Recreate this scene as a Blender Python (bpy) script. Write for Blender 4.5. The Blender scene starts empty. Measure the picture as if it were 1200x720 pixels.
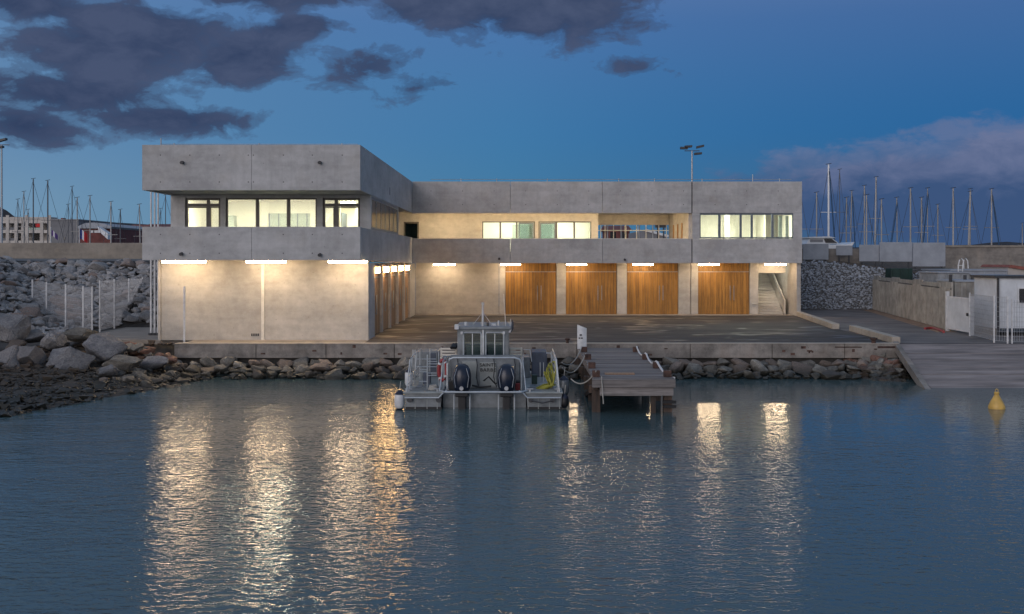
import bpy, bmesh, math, random
import numpy as np
from mathutils import Vector, Matrix, noise as mnoise
random.seed(7)
S = bpy.context.scene
COL = S.collection
pi = math.pi

# ------------------------------------------------------------------ camera
cd = bpy.data.cameras.new('camera')
cd.sensor_width = 36; cd.lens = 36; cd.clip_end = 6000; cd.clip_start = .1
cd.shift_x = -10/1200; cd.shift_y = -56/1200
cam = bpy.data.objects.new('camera', cd); COL.objects.link(cam)
cam.location = (0, 0, 3.8); cam.rotation_euler = (math.radians(90), 0, 0)
S.camera = cam

def PX(px, d): return (px-610)*d/1200
def PZ(py, d): return 3.8-(py-304)*d/1200

# ------------------------------------------------------------------ view
S.view_settings.view_transform = 'Standard'
S.view_settings.look = 'None'
S.view_settings.exposure = 0; S.view_settings.gamma = 1
S.cycles.max_bounces = 8; S.cycles.diffuse_bounces = 3; S.cycles.glossy_bounces = 4
S.cycles.transparent_max_bounces = 12
S.cycles.use_denoising = True
S.cycles.sample_clamp_indirect = 6.0
S.cycles.caustics_reflective = True

# ------------------------------------------------------------------ world: dusk sky
class NT:
    def __init__(s, nt): s.nt = nt
    def n(s, typ, **kw):
        nd = s.nt.nodes.new(typ)
        for k, v in kw.items(): setattr(nd, k, v)
        return nd
    def l(s, a, b): s.nt.links.new(a, b)
    def put(s, sock, v):
        if isinstance(v, bpy.types.NodeSocket): s.nt.links.new(v, sock)
        else: sock.default_value = v
    def m(s, op, a, b=0.0, c=0.0, clamp=False):
        nd = s.nt.nodes.new('ShaderNodeMath'); nd.operation = op; nd.use_clamp = clamp
        s.put(nd.inputs[0], a); s.put(nd.inputs[1], b); s.put(nd.inputs[2], c)
        return nd.outputs[0]
    def mix(s, f, a, b, blend='MIX'):
        nd = s.nt.nodes.new('ShaderNodeMix'); nd.data_type = 'RGBA'; nd.blend_type = blend
        s.put(nd.inputs[0], f)
        for sk, v in ((nd.inputs[6], a), (nd.inputs[7], b)):
            if isinstance(v, bpy.types.NodeSocket): s.nt.links.new(v, sk)
            else: sk.default_value = (*v[:3], 1)
        return nd.outputs[2]
    def ramp(s, f, stops, interp='LINEAR'):
        nd = s.nt.nodes.new('ShaderNodeValToRGB'); cr = nd.color_ramp; cr.interpolation = interp
        while len(cr.elements) < len(stops): cr.elements.new(.5)
        for e, (p, c) in zip(cr.elements, stops):
            e.position = p; e.color = (*c[:3], 1) if not isinstance(c, (int, float)) else (c, c, c, 1)
        s.put(nd.inputs[0], f)
        return nd.outputs[0]
    def noise(s, vec, scale, detail=4, rough=.55, dist=0.0):
        nd = s.nt.nodes.new('ShaderNodeTexNoise')
        nd.inputs['Scale'].default_value = scale; nd.inputs['Detail'].default_value = detail
        nd.inputs['Roughness'].default_value = rough; nd.inputs['Distortion'].default_value = dist
        if vec is not None: s.nt.links.new(vec, nd.inputs['Vector'])
        return nd.outputs['Fac']
    def mapping(s, vec, scale=(1, 1, 1), loc=(0, 0, 0), rot=(0, 0, 0)):
        nd = s.nt.nodes.new('ShaderNodeMapping')
        nd.inputs['Scale'].default_value = scale; nd.inputs['Location'].default_value = loc; nd.inputs['Rotation'].default_value = rot
        s.nt.links.new(vec, nd.inputs['Vector'])
        return nd.outputs[0]

w = bpy.data.worlds.new('World'); S.world = w; w.use_nodes = True
T = NT(w.node_tree); T.nt.nodes.clear()
wout = T.n('ShaderNodeOutputWorld'); bg = T.n('ShaderNodeBackground'); T.l(bg.outputs[0], wout.inputs[0])
tc = T.n('ShaderNodeTexCoord'); sp = T.n('ShaderNodeSeparateXYZ'); T.l(tc.outputs['Generated'], sp.inputs[0])
dx, dy, dz = sp.outputs
az = T.m('ARCTAN2', dx, dy)                       # 0 = straight ahead, positive to the right
el = T.m('ARCSINE', dz)
sunaz = math.radians(-150)                        # the sun went down behind the camera, to its left
s_ = T.m('MULTIPLY_ADD', T.m('COSINE', T.m('SUBTRACT', az, sunaz)), .5, .5)
hor = T.ramp(s_, [(0, (.050, .128, .240)), (.07, (.060, .200, .345)), (.22, (.17, .30, .43)), (.5, (.40, .45, .52)), (.8, (.85, .82, .80)), (1, (1.25, 1.10, .98))])
mid = T.ramp(s_, [(0, (.023, .130, .330)), (.07, (.052, .190, .390)), (.22, (.115, .245, .430)), (.5, (.24, .32, .44)), (1, (.62, .62, .62))])
zen = T.ramp(s_, [(0, (.070, .148, .350)), (.07, (.078, .175, .410)), (.22, (.095, .200, .400)), (1, (.28, .34, .48))])
e1 = T.ramp(T.m('MULTIPLY', el, 1/.13, clamp=True), [(0, 0.0), (.25, .15), (1, 1.0)], 'EASE')
e2 = T.ramp(T.m('MULTIPLY_ADD', el, 1/.20, -.10/.20, clamp=True), [(0, 0.0), (1, 1.0)], 'EASE')
sky = T.mix(e2, T.mix(e1, hor, mid), zen)
upper = T.ramp(T.m('MULTIPLY', el, 1/1.5, clamp=True), [(0, 0.0), (.15, 0.0), (.36, 1.0), (1, .85)])
sky = T.mix(upper, sky, (.21, .29, .42))
# clouds
cb = T.n('ShaderNodeCombineXYZ'); T.l(az, cb.inputs[0]); T.l(T.m('MULTIPLY', el, 1.9), cb.inputs[1])
cv = cb.outputs[0]
n1 = T.noise(T.mapping(cv, (1, 1, 1), (3.1, 1.7, 0)), 9.0, 7, .58, .25)
n2 = T.noise(T.mapping(cv, (1, 1, 1), (9.1, 4.7, 2)), 24.0, 8, .62, .35)
def ell(px, py, rx, ry, tilt=0.0, amp=1.0):
    ca, ce = math.atan((px-610)/1200), (304-py)/1200
    a = T.m('SUBTRACT', az, ca); e = T.m('SUBTRACT', el, ce)
    ct, st = math.cos(tilt), math.sin(tilt)
    u = T.m('ADD', T.m('MULTIPLY', a, ct*1200/rx), T.m('MULTIPLY', e, -st*1200/rx))
    v = T.m('ADD', T.m('MULTIPLY', a, st*1200/ry), T.m('MULTIPLY', e, ct*1200/ry))
    r = T.m('SQRT', T.m('ADD', T.m('MULTIPLY', u, u), T.m('MULTIPLY', v, v)))
    return T.m('MULTIPLY', T.m('SUBTRACT', 1.12, r, clamp=False), 1.5*amp)
dark = [(30, 38, 75, 20, .05), (150, 68, 118, 46, -.22), (285, 80, 62, 30, -.12), (345, 44, 55, 15, -.2), (80, 128, 118, 26, .02), (195, 150, 100, 18, 0.0),
        (28, 163, 62, 24, .12), (320, 6, 135, 22, -.05), (500, 14, 70, 20, -.1), (625, 16, 145, 38, 0.0), (432, 83, 50, 22, -.2, .55), (492, 103, 46, 12, -.1, .5), (742, 82, 28, 9, .1, .38)]
mk = None
for e_ in dark:
    v = ell(*e_); mk = v if mk is None else T.m('MAXIMUM', mk, v)
# scattered cloud over the rest of the dome
gen = T.m('MULTIPLY_ADD', T.noise(T.mapping(tc.outputs['Generated'], (1, 1, 2.4), (5, 2, 1)), 2.3, 5, .55), 4.0, -2.6)
rest = T.m('MAXIMUM', T.m('MULTIPLY_ADD', T.m('ABSOLUTE', az), 5.0, -2.9, clamp=True), T.m('MULTIPLY_ADD', el, 8.0, -2.3, clamp=True))
gen = T.m('SUBTRACT', gen, T.m('MULTIPLY', T.m('SUBTRACT', 1.0, rest), 3.0))
mk = T.m('MAXIMUM', mk, gen)
dens = T.m('ADD', T.m('MAXIMUM', mk, -1.0), T.m('ADD', T.m('MULTIPLY_ADD', n1, 3.4, -1.7), T.m('MULTIPLY_ADD', n2, 3.4, -1.7)))
cf = T.ramp(T.m('MULTIPLY_ADD', dens, .85, .14, clamp=True), [(0, 0.0), (.30, .42), (.75, .93), (1, .98)], 'EASE')
ccol = T.mix(T.ramp(T.m('ADD', T.m('MULTIPLY', n2, .5), T.m('MULTIPLY', n1, .5)), [(.38, 0.0), (.62, 1.0)]), (.020, .040, .100), (.060, .084, .160))
ccol = T.mix(upper, ccol, (.15, .17, .23))
cglow = T.ramp(s_, [(0, .0), (.3, .01), (.6, .35), (1, 1.0)])
ccol = T.mix(cglow, ccol, (.60, .44, .42))
sky = T.mix(cf, sky, ccol)
# lit bank low on the right
bank = None
for e_ in [(1110, 240, 190, 56, .06), (1225, 222, 120, 52, .12), (1010, 238, 95, 48, .0), (1330, 225, 150, 60, .1)]:
    v = ell(*e_); bank = v if bank is None else T.m('MAXIMUM', bank, v)
bd = T.m('ADD', bank, T.m('ADD', T.m('MULTIPLY_ADD', n1, 1.6, -.8), T.m('MULTIPLY_ADD', n2, 1.6, -.8)))
bf = T.ramp(T.m('MULTIPLY_ADD', bd, 1.1, .35, clamp=True), [(0, 0.0), (.5, .6), (1, .92)], 'EASE')
bh = T.m('MULTIPLY_ADD', T.m('ADD', el, T.m('MULTIPLY_ADD', n2, .09, -.045)), 1/.05, -.058/.05, clamp=True)
bcol = T.mix(bh, (.045, .085, .195), (.150, .180, .310))
sky = T.mix(bf, sky, bcol)
# under the horizon: the dim sea and land
below = T.m('MULTIPLY', el, -25, clamp=True)
sky = T.mix(below, sky, (.02, .035, .055))
T.l(sky, bg.inputs[0]); bg.inputs[1].default_value = 1.0

# after-glow of the set sun, very soft
sl = bpy.data.lights.new('sun', 'SUN'); sl.energy = 1.2; sl.angle = math.radians(45); sl.color = (1.0, .91, .91)
so = bpy.data.objects.new('sun', sl); COL.objects.link(so)
se = math.radians(14)
sd = Vector((math.sin(sunaz)*math.cos(se), math.cos(sunaz)*math.cos(se), math.sin(se)))
so.rotation_euler = sd.to_track_quat('Z', 'Y').to_euler()
so.location = (-20, -30, 30)

# ------------------------------------------------------------------ materials
def newmat(name):
    m = bpy.data.materials.new(name); m.use_nodes = True
    t = NT(m.node_tree); b = m.node_tree.nodes['Principled BSDF']
    return m, t, b
def mat(name, col, rough=.6, var=.25, scale=3.0, bump=.0, bscale=20.0, metal=0.0, rnd=.0, stretch=(1, 1, 1), col2=None, bdist=.02, detail=5):
    m, t, b = newmat(name)
    tcn = t.n('ShaderNodeTexCoord'); v = t.mapping(tcn.outputs['Object'], stretch)
    if rnd:
        oi = t.n('ShaderNodeObjectInfo'); va = t.n('ShaderNodeVectorMath'); va.operation = 'ADD'
        t.l(v, va.inputs[0]); sc = t.m('MULTIPLY', oi.outputs['Random'], 57.0); t.l(sc, va.inputs[1]); v = va.outputs[0]
    nz = t.noise(v, scale, detail, .6)
    c2 = col2 if col2 else tuple(max(0, c*(1-var*1.6)) for c in col)
    c1 = tuple(min(1, c*(1+var*.8)) for c in col)
    c = t.mix(t.ramp(nz, [(.3, 0.0), (.7, 1.0)]), c2, c1)
    if rnd:
        k = t.m('MULTIPLY_ADD', oi.outputs['Random'], 2*rnd, 1-rnd)
        g = t.n('ShaderNodeCombineXYZ'); [t.l(k, g.inputs[i]) for i in range(3)]
        c = t.mix(1.0, c, g.outputs[0], 'MULTIPLY')
    t.l(c, b.inputs['Base Color']); b.inputs['Roughness'].default_value = rough; b.inputs['Metallic'].default_value = metal
    if bump:
        bp = t.n('ShaderNodeBump'); bp.inputs['Strength'].default_value = bump; bp.inputs['Distance'].default_value = bdist
        t.l(t.noise(v, bscale, 5, .6), bp.inputs['Height']); t.l(bp.outputs[0], b.inputs['Normal'])
    return m

def concrete(name, base, stain=.3, streak=.25, warm=(.40, .33, .25)):
    m, t, b = newmat(name)
    tcn = t.n('ShaderNodeTexCoord'); oc = tcn.outputs['Object']
    oi = t.n('ShaderNodeObjectInfo')
    big = t.noise(t.mapping(oc, (.55, .55, .75)), 1.0, 6, .62, .4)
    med = t.noise(oc, 3.2, 6, .65)
    fine = t.noise(oc, 22, 4, .7)
    st = t.noise(t.mapping(oc, (2.6, 2.6, .18)), 1.5, 5, .6)
    lay = t.noise(t.mapping(oc, (.25, .25, 2.2)), 1.4, 4, .6)
    f = t.m('ADD', t.m('MULTIPLY', big, .42), t.m('ADD', t.m('MULTIPLY', med, .26), t.m('ADD', t.m('MULTIPLY', lay, .18), t.m('MULTIPLY', fine, .14))))
    c = t.mix(t.ramp(f, [(.41, 0.0), (.59, 1.0)]), tuple(x*(1-stain) for x in base), tuple(min(1, x*(1+stain*.55)) for x in base))
    c = t.mix(t.ramp(st, [(.50, 0.0), (.80, streak)]), c, tuple(x*.55 for x in base))
    c = t.mix(t.ramp(t.noise(oc, 1.1, 3, .5), [(.52, 0.0), (.75, .25)]), c, warm)
    k = t.m('MULTIPLY_ADD', oi.outputs['Random'], .10, .95)
    g = t.n('ShaderNodeCombineXYZ'); [t.l(k, g.inputs[i]) for i in range(3)]
    c = t.mix(1.0, c, g.outputs[0], 'MULTIPLY')
    # small blow holes
    vo = t.n('ShaderNodeTexVoronoi'); vo.inputs['Scale'].default_value = 2.3; t.l(oc, vo.inputs['Vector'])
    c = t.mix(t.ramp(vo.outputs['Distance'], [(.0, .55), (.05, .4), (.075, 0.0)]), c, tuple(x*.4 for x in base))
    t.l(c, b.inputs['Base Color']); b.inputs['Roughness'].default_value = .78
    bp = t.n('ShaderNodeBump'); bp.inputs['Strength'].default_value = .25; bp.inputs['Distance'].default_value = .02
    t.l(t.m('ADD', med, fine), bp.inputs['Height']); t.l(bp.outputs[0], b.inputs['Normal'])
    return m

def wood(name, base, dark_, grain=(14, 14, .5), rnd=.28, rough=.55, bump=.3):
    m, t, b = newmat(name)
    tcn = t.n('ShaderNodeTexCoord'); oi = t.n('ShaderNodeObjectInfo')
    va = t.n('ShaderNodeVectorMath'); va.operation = 'ADD'; t.l(tcn.outputs['Object'], va.inputs[0])
    t.l(t.m('MULTIPLY', oi.outputs['Random'], 83.0), va.inputs[1])
    gr = t.noise(t.mapping(va.outputs[0], grain), 1.0, 5, .65, .6)
    kn = t.noise(va.outputs[0], 1.7, 3, .5)
    f = t.m('ADD', t.m('MULTIPLY', gr, .75), t.m('MULTIPLY', kn, .25))
    c = t.mix(t.ramp(f, [(.36, 0.0), (.62, 1.0)]), dark_, base)
    k = t.m('MULTIPLY_ADD', oi.outputs['Random'], 2*rnd, 1-rnd)
    g = t.n('ShaderNodeCombineXYZ'); [t.l(k, g.inputs[i]) for i in range(3)]
    c = t.mix(1.0, c, g.outputs[0], 'MULTIPLY')
    t.l(c, b.inputs['Base Color']); b.inputs['Roughness'].default_value = rough
    bp = t.n('ShaderNodeBump'); bp.inputs['Strength'].default_value = bump; bp.inputs['Distance'].default_value = .01
    t.l(gr, bp.inputs['Height']); t.l(bp.outputs[0], b.inputs['Normal'])
    return m

def emis(name, col, st):
    m, t, b = newmat(name)
    b.inputs['Base Color'].default_value = (*col, 1); b.inputs['Emission Color'].default_value = (*col, 1)
    b.inputs['Emission Strength'].default_value = st
    return m

def glassmat(name, tint=(.9, .95, .93), refl=1.0, rough=.01):
    m = bpy.data.materials.new(name); m.use_nodes = True; t = NT(m.node_tree); t.nt.nodes.clear()
    o = t.n('ShaderNodeOutputMaterial'); tr = t.n('ShaderNodeBsdfTransparent'); gl = t.n('ShaderNodeBsdfGlossy')
    tr.inputs[0].default_value = (*tint, 1); gl.inputs['Roughness'].default_value = rough
    lw = t.n('ShaderNodeFresnel'); lw.inputs[0].default_value = 1.5
    mx = t.n('ShaderNodeMixShader'); t.l(t.m('MULTIPLY', lw.outputs[0], refl, clamp=True), mx.inputs[0])
    t.l(tr.outputs[0], mx.inputs[1]); t.l(gl.outputs[0], mx.inputs[2]); t.l(mx.outputs[0], o.inputs[0])
    return m

M = {}
M['conc'] = concrete('fair_faced_concrete', (.425, .418, .415), .24, .3, (.34, .30, .25))
M['conc_wall'] = concrete('ground_floor_concrete', (.45, .42, .38), .24, .15)
M['conc_old'] = concrete('old_quay_concrete', (.25, .225, .20), .5, .5, (.22, .13, .08))
M['conc_dark'] = concrete('dark_quay_concrete', (.05, .045, .04), .5, .5, (.04, .03, .02))
M['conc_dull'] = concrete('dull_breakwater_concrete', (.25, .22, .185), .3, .3)
M['brown_wall'] = concrete('brown_block_wall', (.235, .21, .185), .4, .3)
M['timber'] = wood('oiled_door_timber', (.37, .182, .036), (.19, .085, .015), rnd=.18)
M['timber_pale'] = wood('pale_gate_timber', (.40, .23, .12), (.22, .12, .06), rnd=.2)
M['deckwood'] = wood('weathered_jetty_timber', (.24, .215, .205), (.10, .09, .085), grain=(.7, 14, 14), rnd=.3, rough=.8)
M['pilewood'] = wood('wet_pile_timber', (.10, .06, .04), (.025, .018, .014), grain=(9, 9, .8), rnd=.3, rough=.6)
M['rust'] = mat('rusty_post_steel', (.085, .045, .034), .8, .5, 6, .4, 25, rnd=.25)
M['frame'] = mat('bronze_window_frame', (.10, .09, .08), .45, .15, 4)
M['frame_blue'] = mat('blue_grey_window_frame', (.13, .16, .19), .45, .15, 4)
M['white_room'] = mat('white_room_plaster', (.80, .76, .64), .8, .04, 2)
M['green_room'] = mat('grey_green_blind', (.40, .45, .38), .7, .1, 3, stretch=(1, 1, 6))
M['floor_room'] = mat('room_floor', (.35, .31, .26), .5, .1, 2)
M['glass'] = glassmat('clear_window_glass')
M['glass_dark'] = glassmat('tinted_glass', (.62, .70, .70))
M['tube'] = emis('tube_light_glow', (1.0, .74, .46), 66.0)
M['tube_warm'] = emis('warm_tube_light_glow', (1.0, .62, .26), 50.0)
M['panel_glow'] = emis('ceiling_light_glow', (1.0, .92, .72), 95.0)
M['panel_glow_cool'] = emis('cool_ceiling_light_glow', (1.0, .96, .80), 85.0)
M['terrace_glow'] = emis('terrace_light_glow', (1.0, .74, .42), 150.0)
M['metal'] = mat('galvanised_steel', (.42, .43, .45), .45, .15, 8, metal=.5, rnd=.1)
M['metal_dark'] = mat('dark_steel', (.05, .05, .055), .5, .2, 8, rnd=.1)
M['white_metal'] = mat('white_painted_steel', (.62, .62, .62), .5, .15, 5, rnd=.08)
M['strip'] = mat('pale_joint_cover', (.70, .66, .58), .6, .1, 5)
M['asphalt'] = None
M['alu'] = mat('boat_aluminium', (.20, .22, .235), .42, .22, 3, .1, 12, metal=.35)
M['alu_light'] = mat('boat_light_panel', (.31, .33, .32), .5, .15, 3, metal=.1)
M['alu_dark'] = mat('boat_blue_grey_panel', (.075, .09, .125), .5, .2, 3)
M['tubealu'] = mat('boat_rail_tube', (.52, .55, .57), .35, .1, 6, metal=.5)
M['black'] = mat('black_rubber', (.012, .012, .014), .5, .2, 5)
M['cowl'] = mat('dark_blue_engine_cowl', (.010, .016, .034), .30, .2, 3)
M['fender'] = mat('white_fender_vinyl', (.66, .66, .66), .45, .12, 5)
M['navy'] = mat('navy_cap', (.012, .018, .04), .4, .1, 5)
M['red'] = mat('red_plastic', (.30, .03, .035), .5, .2, 5)
M['yellow'] = mat('yellow_green_hose', (.34, .33, .05), .6, .25, 6)
M['buoy'] = mat('yellow_buoy_paint', (.68, .42, .10), .45, .2, 3)
M['rope'] = mat('pale_rope', (.42, .40, .36), .9, .2, 20)
M['blue_sail'] = mat('blue_furled_sail', (.03, .08, .16), .8, .2, 4)
M['mast'] = mat('aluminium_mast', (.33, .31, .29), .4, .15, 2, rnd=.3)
M['mast_white'] = mat('white_mast', (.72, .72, .72), .4, .1, 2)
M['mast_dark'] = mat('dark_mast', (.10, .10, .11), .5, .1, 2)
M['hull_white'] = mat('white_boat_hull', (.66, .67, .68), .3, .1, 1, rnd=.1)
M['board'] = mat('grey_white_board', (.31, .33, .365), .6, .12, 1.4, rnd=.06)
M['beige'] = mat('beige_ribbed_panel', (.36, .33, .285), .7, .25, 1.6, .1, 18, rnd=.08)
M['container'] = mat('white_container_paint', (.62, .64, .66), .45, .12, 1.5)
M['tank'] = mat('grey_container_paint', (.28, .29, .30), .6, .25, 1.5, rnd=.15)
M['green'] = mat('dark_green_skip_paint', (.010, .035, .028), .6, .3, 2)
M['roof_red'] = mat('clay_roof_tiles', (.24, .08, .06), .8, .25, 4, rnd=.15)
M['facade'] = mat('pale_facade', (.50, .46, .42), .7, .12, 1, rnd=.1)
M['facade_grey'] = mat('grey_facade', (.20, .20, .21), .8, .15, .6, rnd=.15)
M['facade_brown'] = mat('brown_red_facade', (.16, .05, .045), .8, .25, 1)
M['window_dark'] = mat('dark_far_window', (.015, .015, .02), .25, .2, 1)
M['flag_blue'] = mat('blue_cloth', (.03, .05, .22), .8, .1, 4)
M['flag_white'] = mat('white_cloth', (.70, .70, .72), .8, .1, 4)
M['flag_red'] = mat('red_cloth', (.60, .03, .03), .8, .1, 4)
M['flag_purple'] = mat('purple_cloth', (.16, .09, .26), .8, .1, 4)
M['black_print'] = mat('black_lettering', (.01, .01, .012), .6, 0, 1)
M['hill'] = mat('distant_hill_scrub', (.030, .032, .040), .9, .4, .06)
M['kerb'] = concrete('kerb_beam_concrete', (.40, .35, .29), .3, .2)
M['gravel_fill'] = mat('grey_gravel', (.15, .155, .16), .9, .35, 9, .5, 30, rnd=.0)

def rockmat(name, a, b_, c_, rnd=.4, wet=None):
    m, t, b = newmat(name)
    tcn = t.n('ShaderNodeTexCoord'); oi = t.n('ShaderNodeObjectInfo')
    va = t.n('ShaderNodeVectorMath'); va.operation = 'ADD'; t.l(tcn.outputs['Object'], va.inputs[0])
    t.l(t.m('MULTIPLY', oi.outputs['Random'], 61.0), va.inputs[1]); v = va.outputs[0]
    n = t.noise(v, 2.2, 7, .68, .3); f = t.noise(v, 12, 6, .75)
    c = t.mix(t.ramp(n, [(.35, 0.0), (.65, 1.0)]), a, b_)
    c = t.mix(t.ramp(oi.outputs['Random'], [(.72, 0.0), (.80, .65)]), c, c_)
    c = t.mix(t.ramp(f, [(.38, .65), (.56, 0.0)]), c, tuple(x*.4 for x in a))
    k = t.m('MULTIPLY_ADD', t.m('FRACT', t.m('MULTIPLY', oi.outputs['Random'], 17.3)), 2*rnd, 1-rnd)
    g = t.n('ShaderNodeCombineXYZ'); [t.l(k, g.inputs[i]) for i in range(3)]
    c = t.mix(1.0, c, g.outputs[0], 'MULTIPLY')
    # tide line: algae and wetness below the high-water mark
    ge = t.n('ShaderNodeNewGeometry'); sz = t.n('ShaderNodeSeparateXYZ'); t.l(ge.outputs['Position'], sz.inputs[0])
    lo, hi = (-1.0, -.55) if wet is None else wet
    tz = t.m('ADD', sz.outputs[2], t.m('MULTIPLY_ADD', n, .5, -.25))
    wt = t.m('MULTIPLY_ADD', tz, 1/(lo-hi), -hi/(lo-hi), clamp=True)
    c = t.mix(t.m('MULTIPLY', wt, .9), c, (.018, .017, .011))
    t.l(c, b.inputs['Base Color'])
    t.l(t.m('MULTIPLY_ADD', wt, -.35, .85), b.inputs['Roughness'])
    bp = t.n('ShaderNodeBump'); bp.inputs['Strength'].default_value = .7; bp.inputs['Distance'].default_value = .04
    t.l(t.m('ADD', n, t.m('MULTIPLY', f, .5)), bp.inputs['Height']); t.l(bp.outputs[0], b.inputs['Normal'])
    return m
M['rock'] = rockmat('grey_armour_rock', (.13, .13, .14), (.26, .25, .245), (.17, .145, .13))
M['rock_warm'] = rockmat('tan_riprap_rock', (.135, .125, .11), (.27, .25, .215), (.18, .125, .10), .4, (-1.12, -.74))
M['rock_bank'] = rockmat('pale_bank_rock', (.20, .197, .20), (.36, .345, .335), (.34, .22, .16), .3)
M['rock_red'] = rockmat('reddish_rock', (.20, .10, .07), (.28, .16, .12), (.16, .12, .09), .2)
M['gabion'] = rockmat('blue_grey_gabion_stone', (.24, .26, .29), (.42, .45, .50), (.33, .35, .38), .3, (-9, -8))
M['shingle'] = rockmat('seaweed_shingle', (.045, .040, .034), (.13, .115, .10), (.06, .035, .02), .3, (-1.0, -.4))

def asphalt():
    m, t, b = newmat('worn_asphalt'); ge = t.n('ShaderNodeNewGeometry'); p = ge.outputs['Position']
    n = t.noise(t.mapping(p, (.10, .45, 1)), 1.0, 6, .62, .5); f = t.noise(p, 14, 4, .7)
    st = t.noise(t.mapping(p, (.07, 1.1, 1)), 1.0, 5, .62, .3)
    pt = t.noise(t.mapping(p, (.35, .8, 1)), 1.0, 2, .4, 1.2)
    c = t.mix(t.ramp(n, [(.38, 0.0), (.62, 1.0)]), (.019, .017, .019), (.052, .042, .040))
    c = t.mix(t.ramp(st, [(.50, 0.0), (.64, .75)]), c, (.072, .060, .058))
    c = t.mix(t.ramp(pt, [(.60, 0.0), (.64, .6)]), c, (.026, .025, .027))
    c = t.mix(t.ramp(f, [(.4, .35), (.6, 0.0)]), c, (.025, .024, .024))
    t.l(c, b.inputs['Base Color']); t.l(t.ramp(pt, [(.55, .85), (.66, .45)]), b.inputs['Roughness'])
    bp = t.n('ShaderNodeBump'); bp.inputs['Strength'].default_value = .2; bp.inputs['Distance'].default_value = .01
    t.l(f, bp.inputs['Height']); t.l(bp.outputs[0], b.inputs['Normal']); return m
M['asphalt'] = asphalt()
M['roadmat'] = mat('dusty_road', (.165, .142, .132), .85, .35, .7, .2, 20, stretch=(.5, 1, 1))
M['pathmat'] = mat('pale_path_concrete', (.30, .26, .22), .85, .2, 1.2, .1, 20)
M['slipmat'] = mat('slipway_concrete', (.27, .23, .215), .8, .35, 1.0, .25, 16, rnd=.12, stretch=(.35, 2, 1))
M['soil'] = mat('dark_bank_soil', (.05, .045, .04), .95, .4, 2.5, .6, 9)
M['scrub'] = mat('dry_brown_verge', (.11, .075, .05), .95, .4, 3, .6, 12)

def water():
    m, t, b = newmat('harbour_water'); ge = t.n('ShaderNodeNewGeometry'); p = ge.outputs['Position']
    b.inputs['Base Color'].default_value = (.070, .112, .118, 1)
    b.inputs['Roughness'].default_value = .035; b.inputs['IOR'].default_value = 1.333
    # small wind ripples, a longer swell, gusts, and calmer water in the lee of jetty and quay
    r1 = t.noise(t.mapping(p, (.55, 1.0, 1), rot=(0, 0, .16)), 6.3, 2, .5, .5)
    r2 = t.noise(t.mapping(p, (.60, 1.0, 1), rot=(0, 0, -.22)), 12.0, 2, .5, .4)
    r3 = t.noise(t.mapping(p, (.6, 1.2, 1), rot=(0, 0, .1)), 1.9, 2, .5, .3)
    gust = t.noise(t.mapping(p, (.06, .20, 1)), 1.0, 4, .55, .6)
    sy = t.n('ShaderNodeSeparateXYZ'); t.l(p, sy.inputs[0])
    wob = t.m('MULTIPLY_ADD', gust, 6.0, -3.0)
    far = t.m('MULTIPLY_ADD', t.m('ADD', sy.outputs[1], wob), 1/4.5, -26/4.5, clamp=True)
    right = t.m('MULTIPLY_ADD', t.m('ADD', sy.outputs[0], t.m('MULTIPLY', wob, .4)), 1/3.0, .8, clamp=True)
    lee = t.m('MULTIPLY', far, right)
    shore = t.m('MULTIPLY', right, t.m('MULTIPLY_ADD', sy.outputs[1], 1/7.0, -37/7.0, clamp=True))
    amp = t.m('MULTIPLY', t.ramp(gust, [(.32, .50), (.50, .95), (.70, 1.25)]), t.m('MULTIPLY', t.m('MULTIPLY_ADD', lee, -.68, 1.0), t.m('MULTIPLY_ADD', shore, -.5, 1.0)))
    h = t.m('ADD', t.m('MULTIPLY', r1, .0225), t.m('ADD', t.m('MULTIPLY', r2, .0055), t.m('MULTIPLY', r3, .022)))
    bp = t.n('ShaderNodeBump'); bp.inputs['Distance'].default_value = 1.0; bp.inputs['Strength'].default_value = 1.0
    t.l(t.m('MULTIPLY', amp, h), bp.inputs['Height']); t.l(bp.outputs[0], b.inputs['Normal'])
    return m
M['water'] = water()

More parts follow.
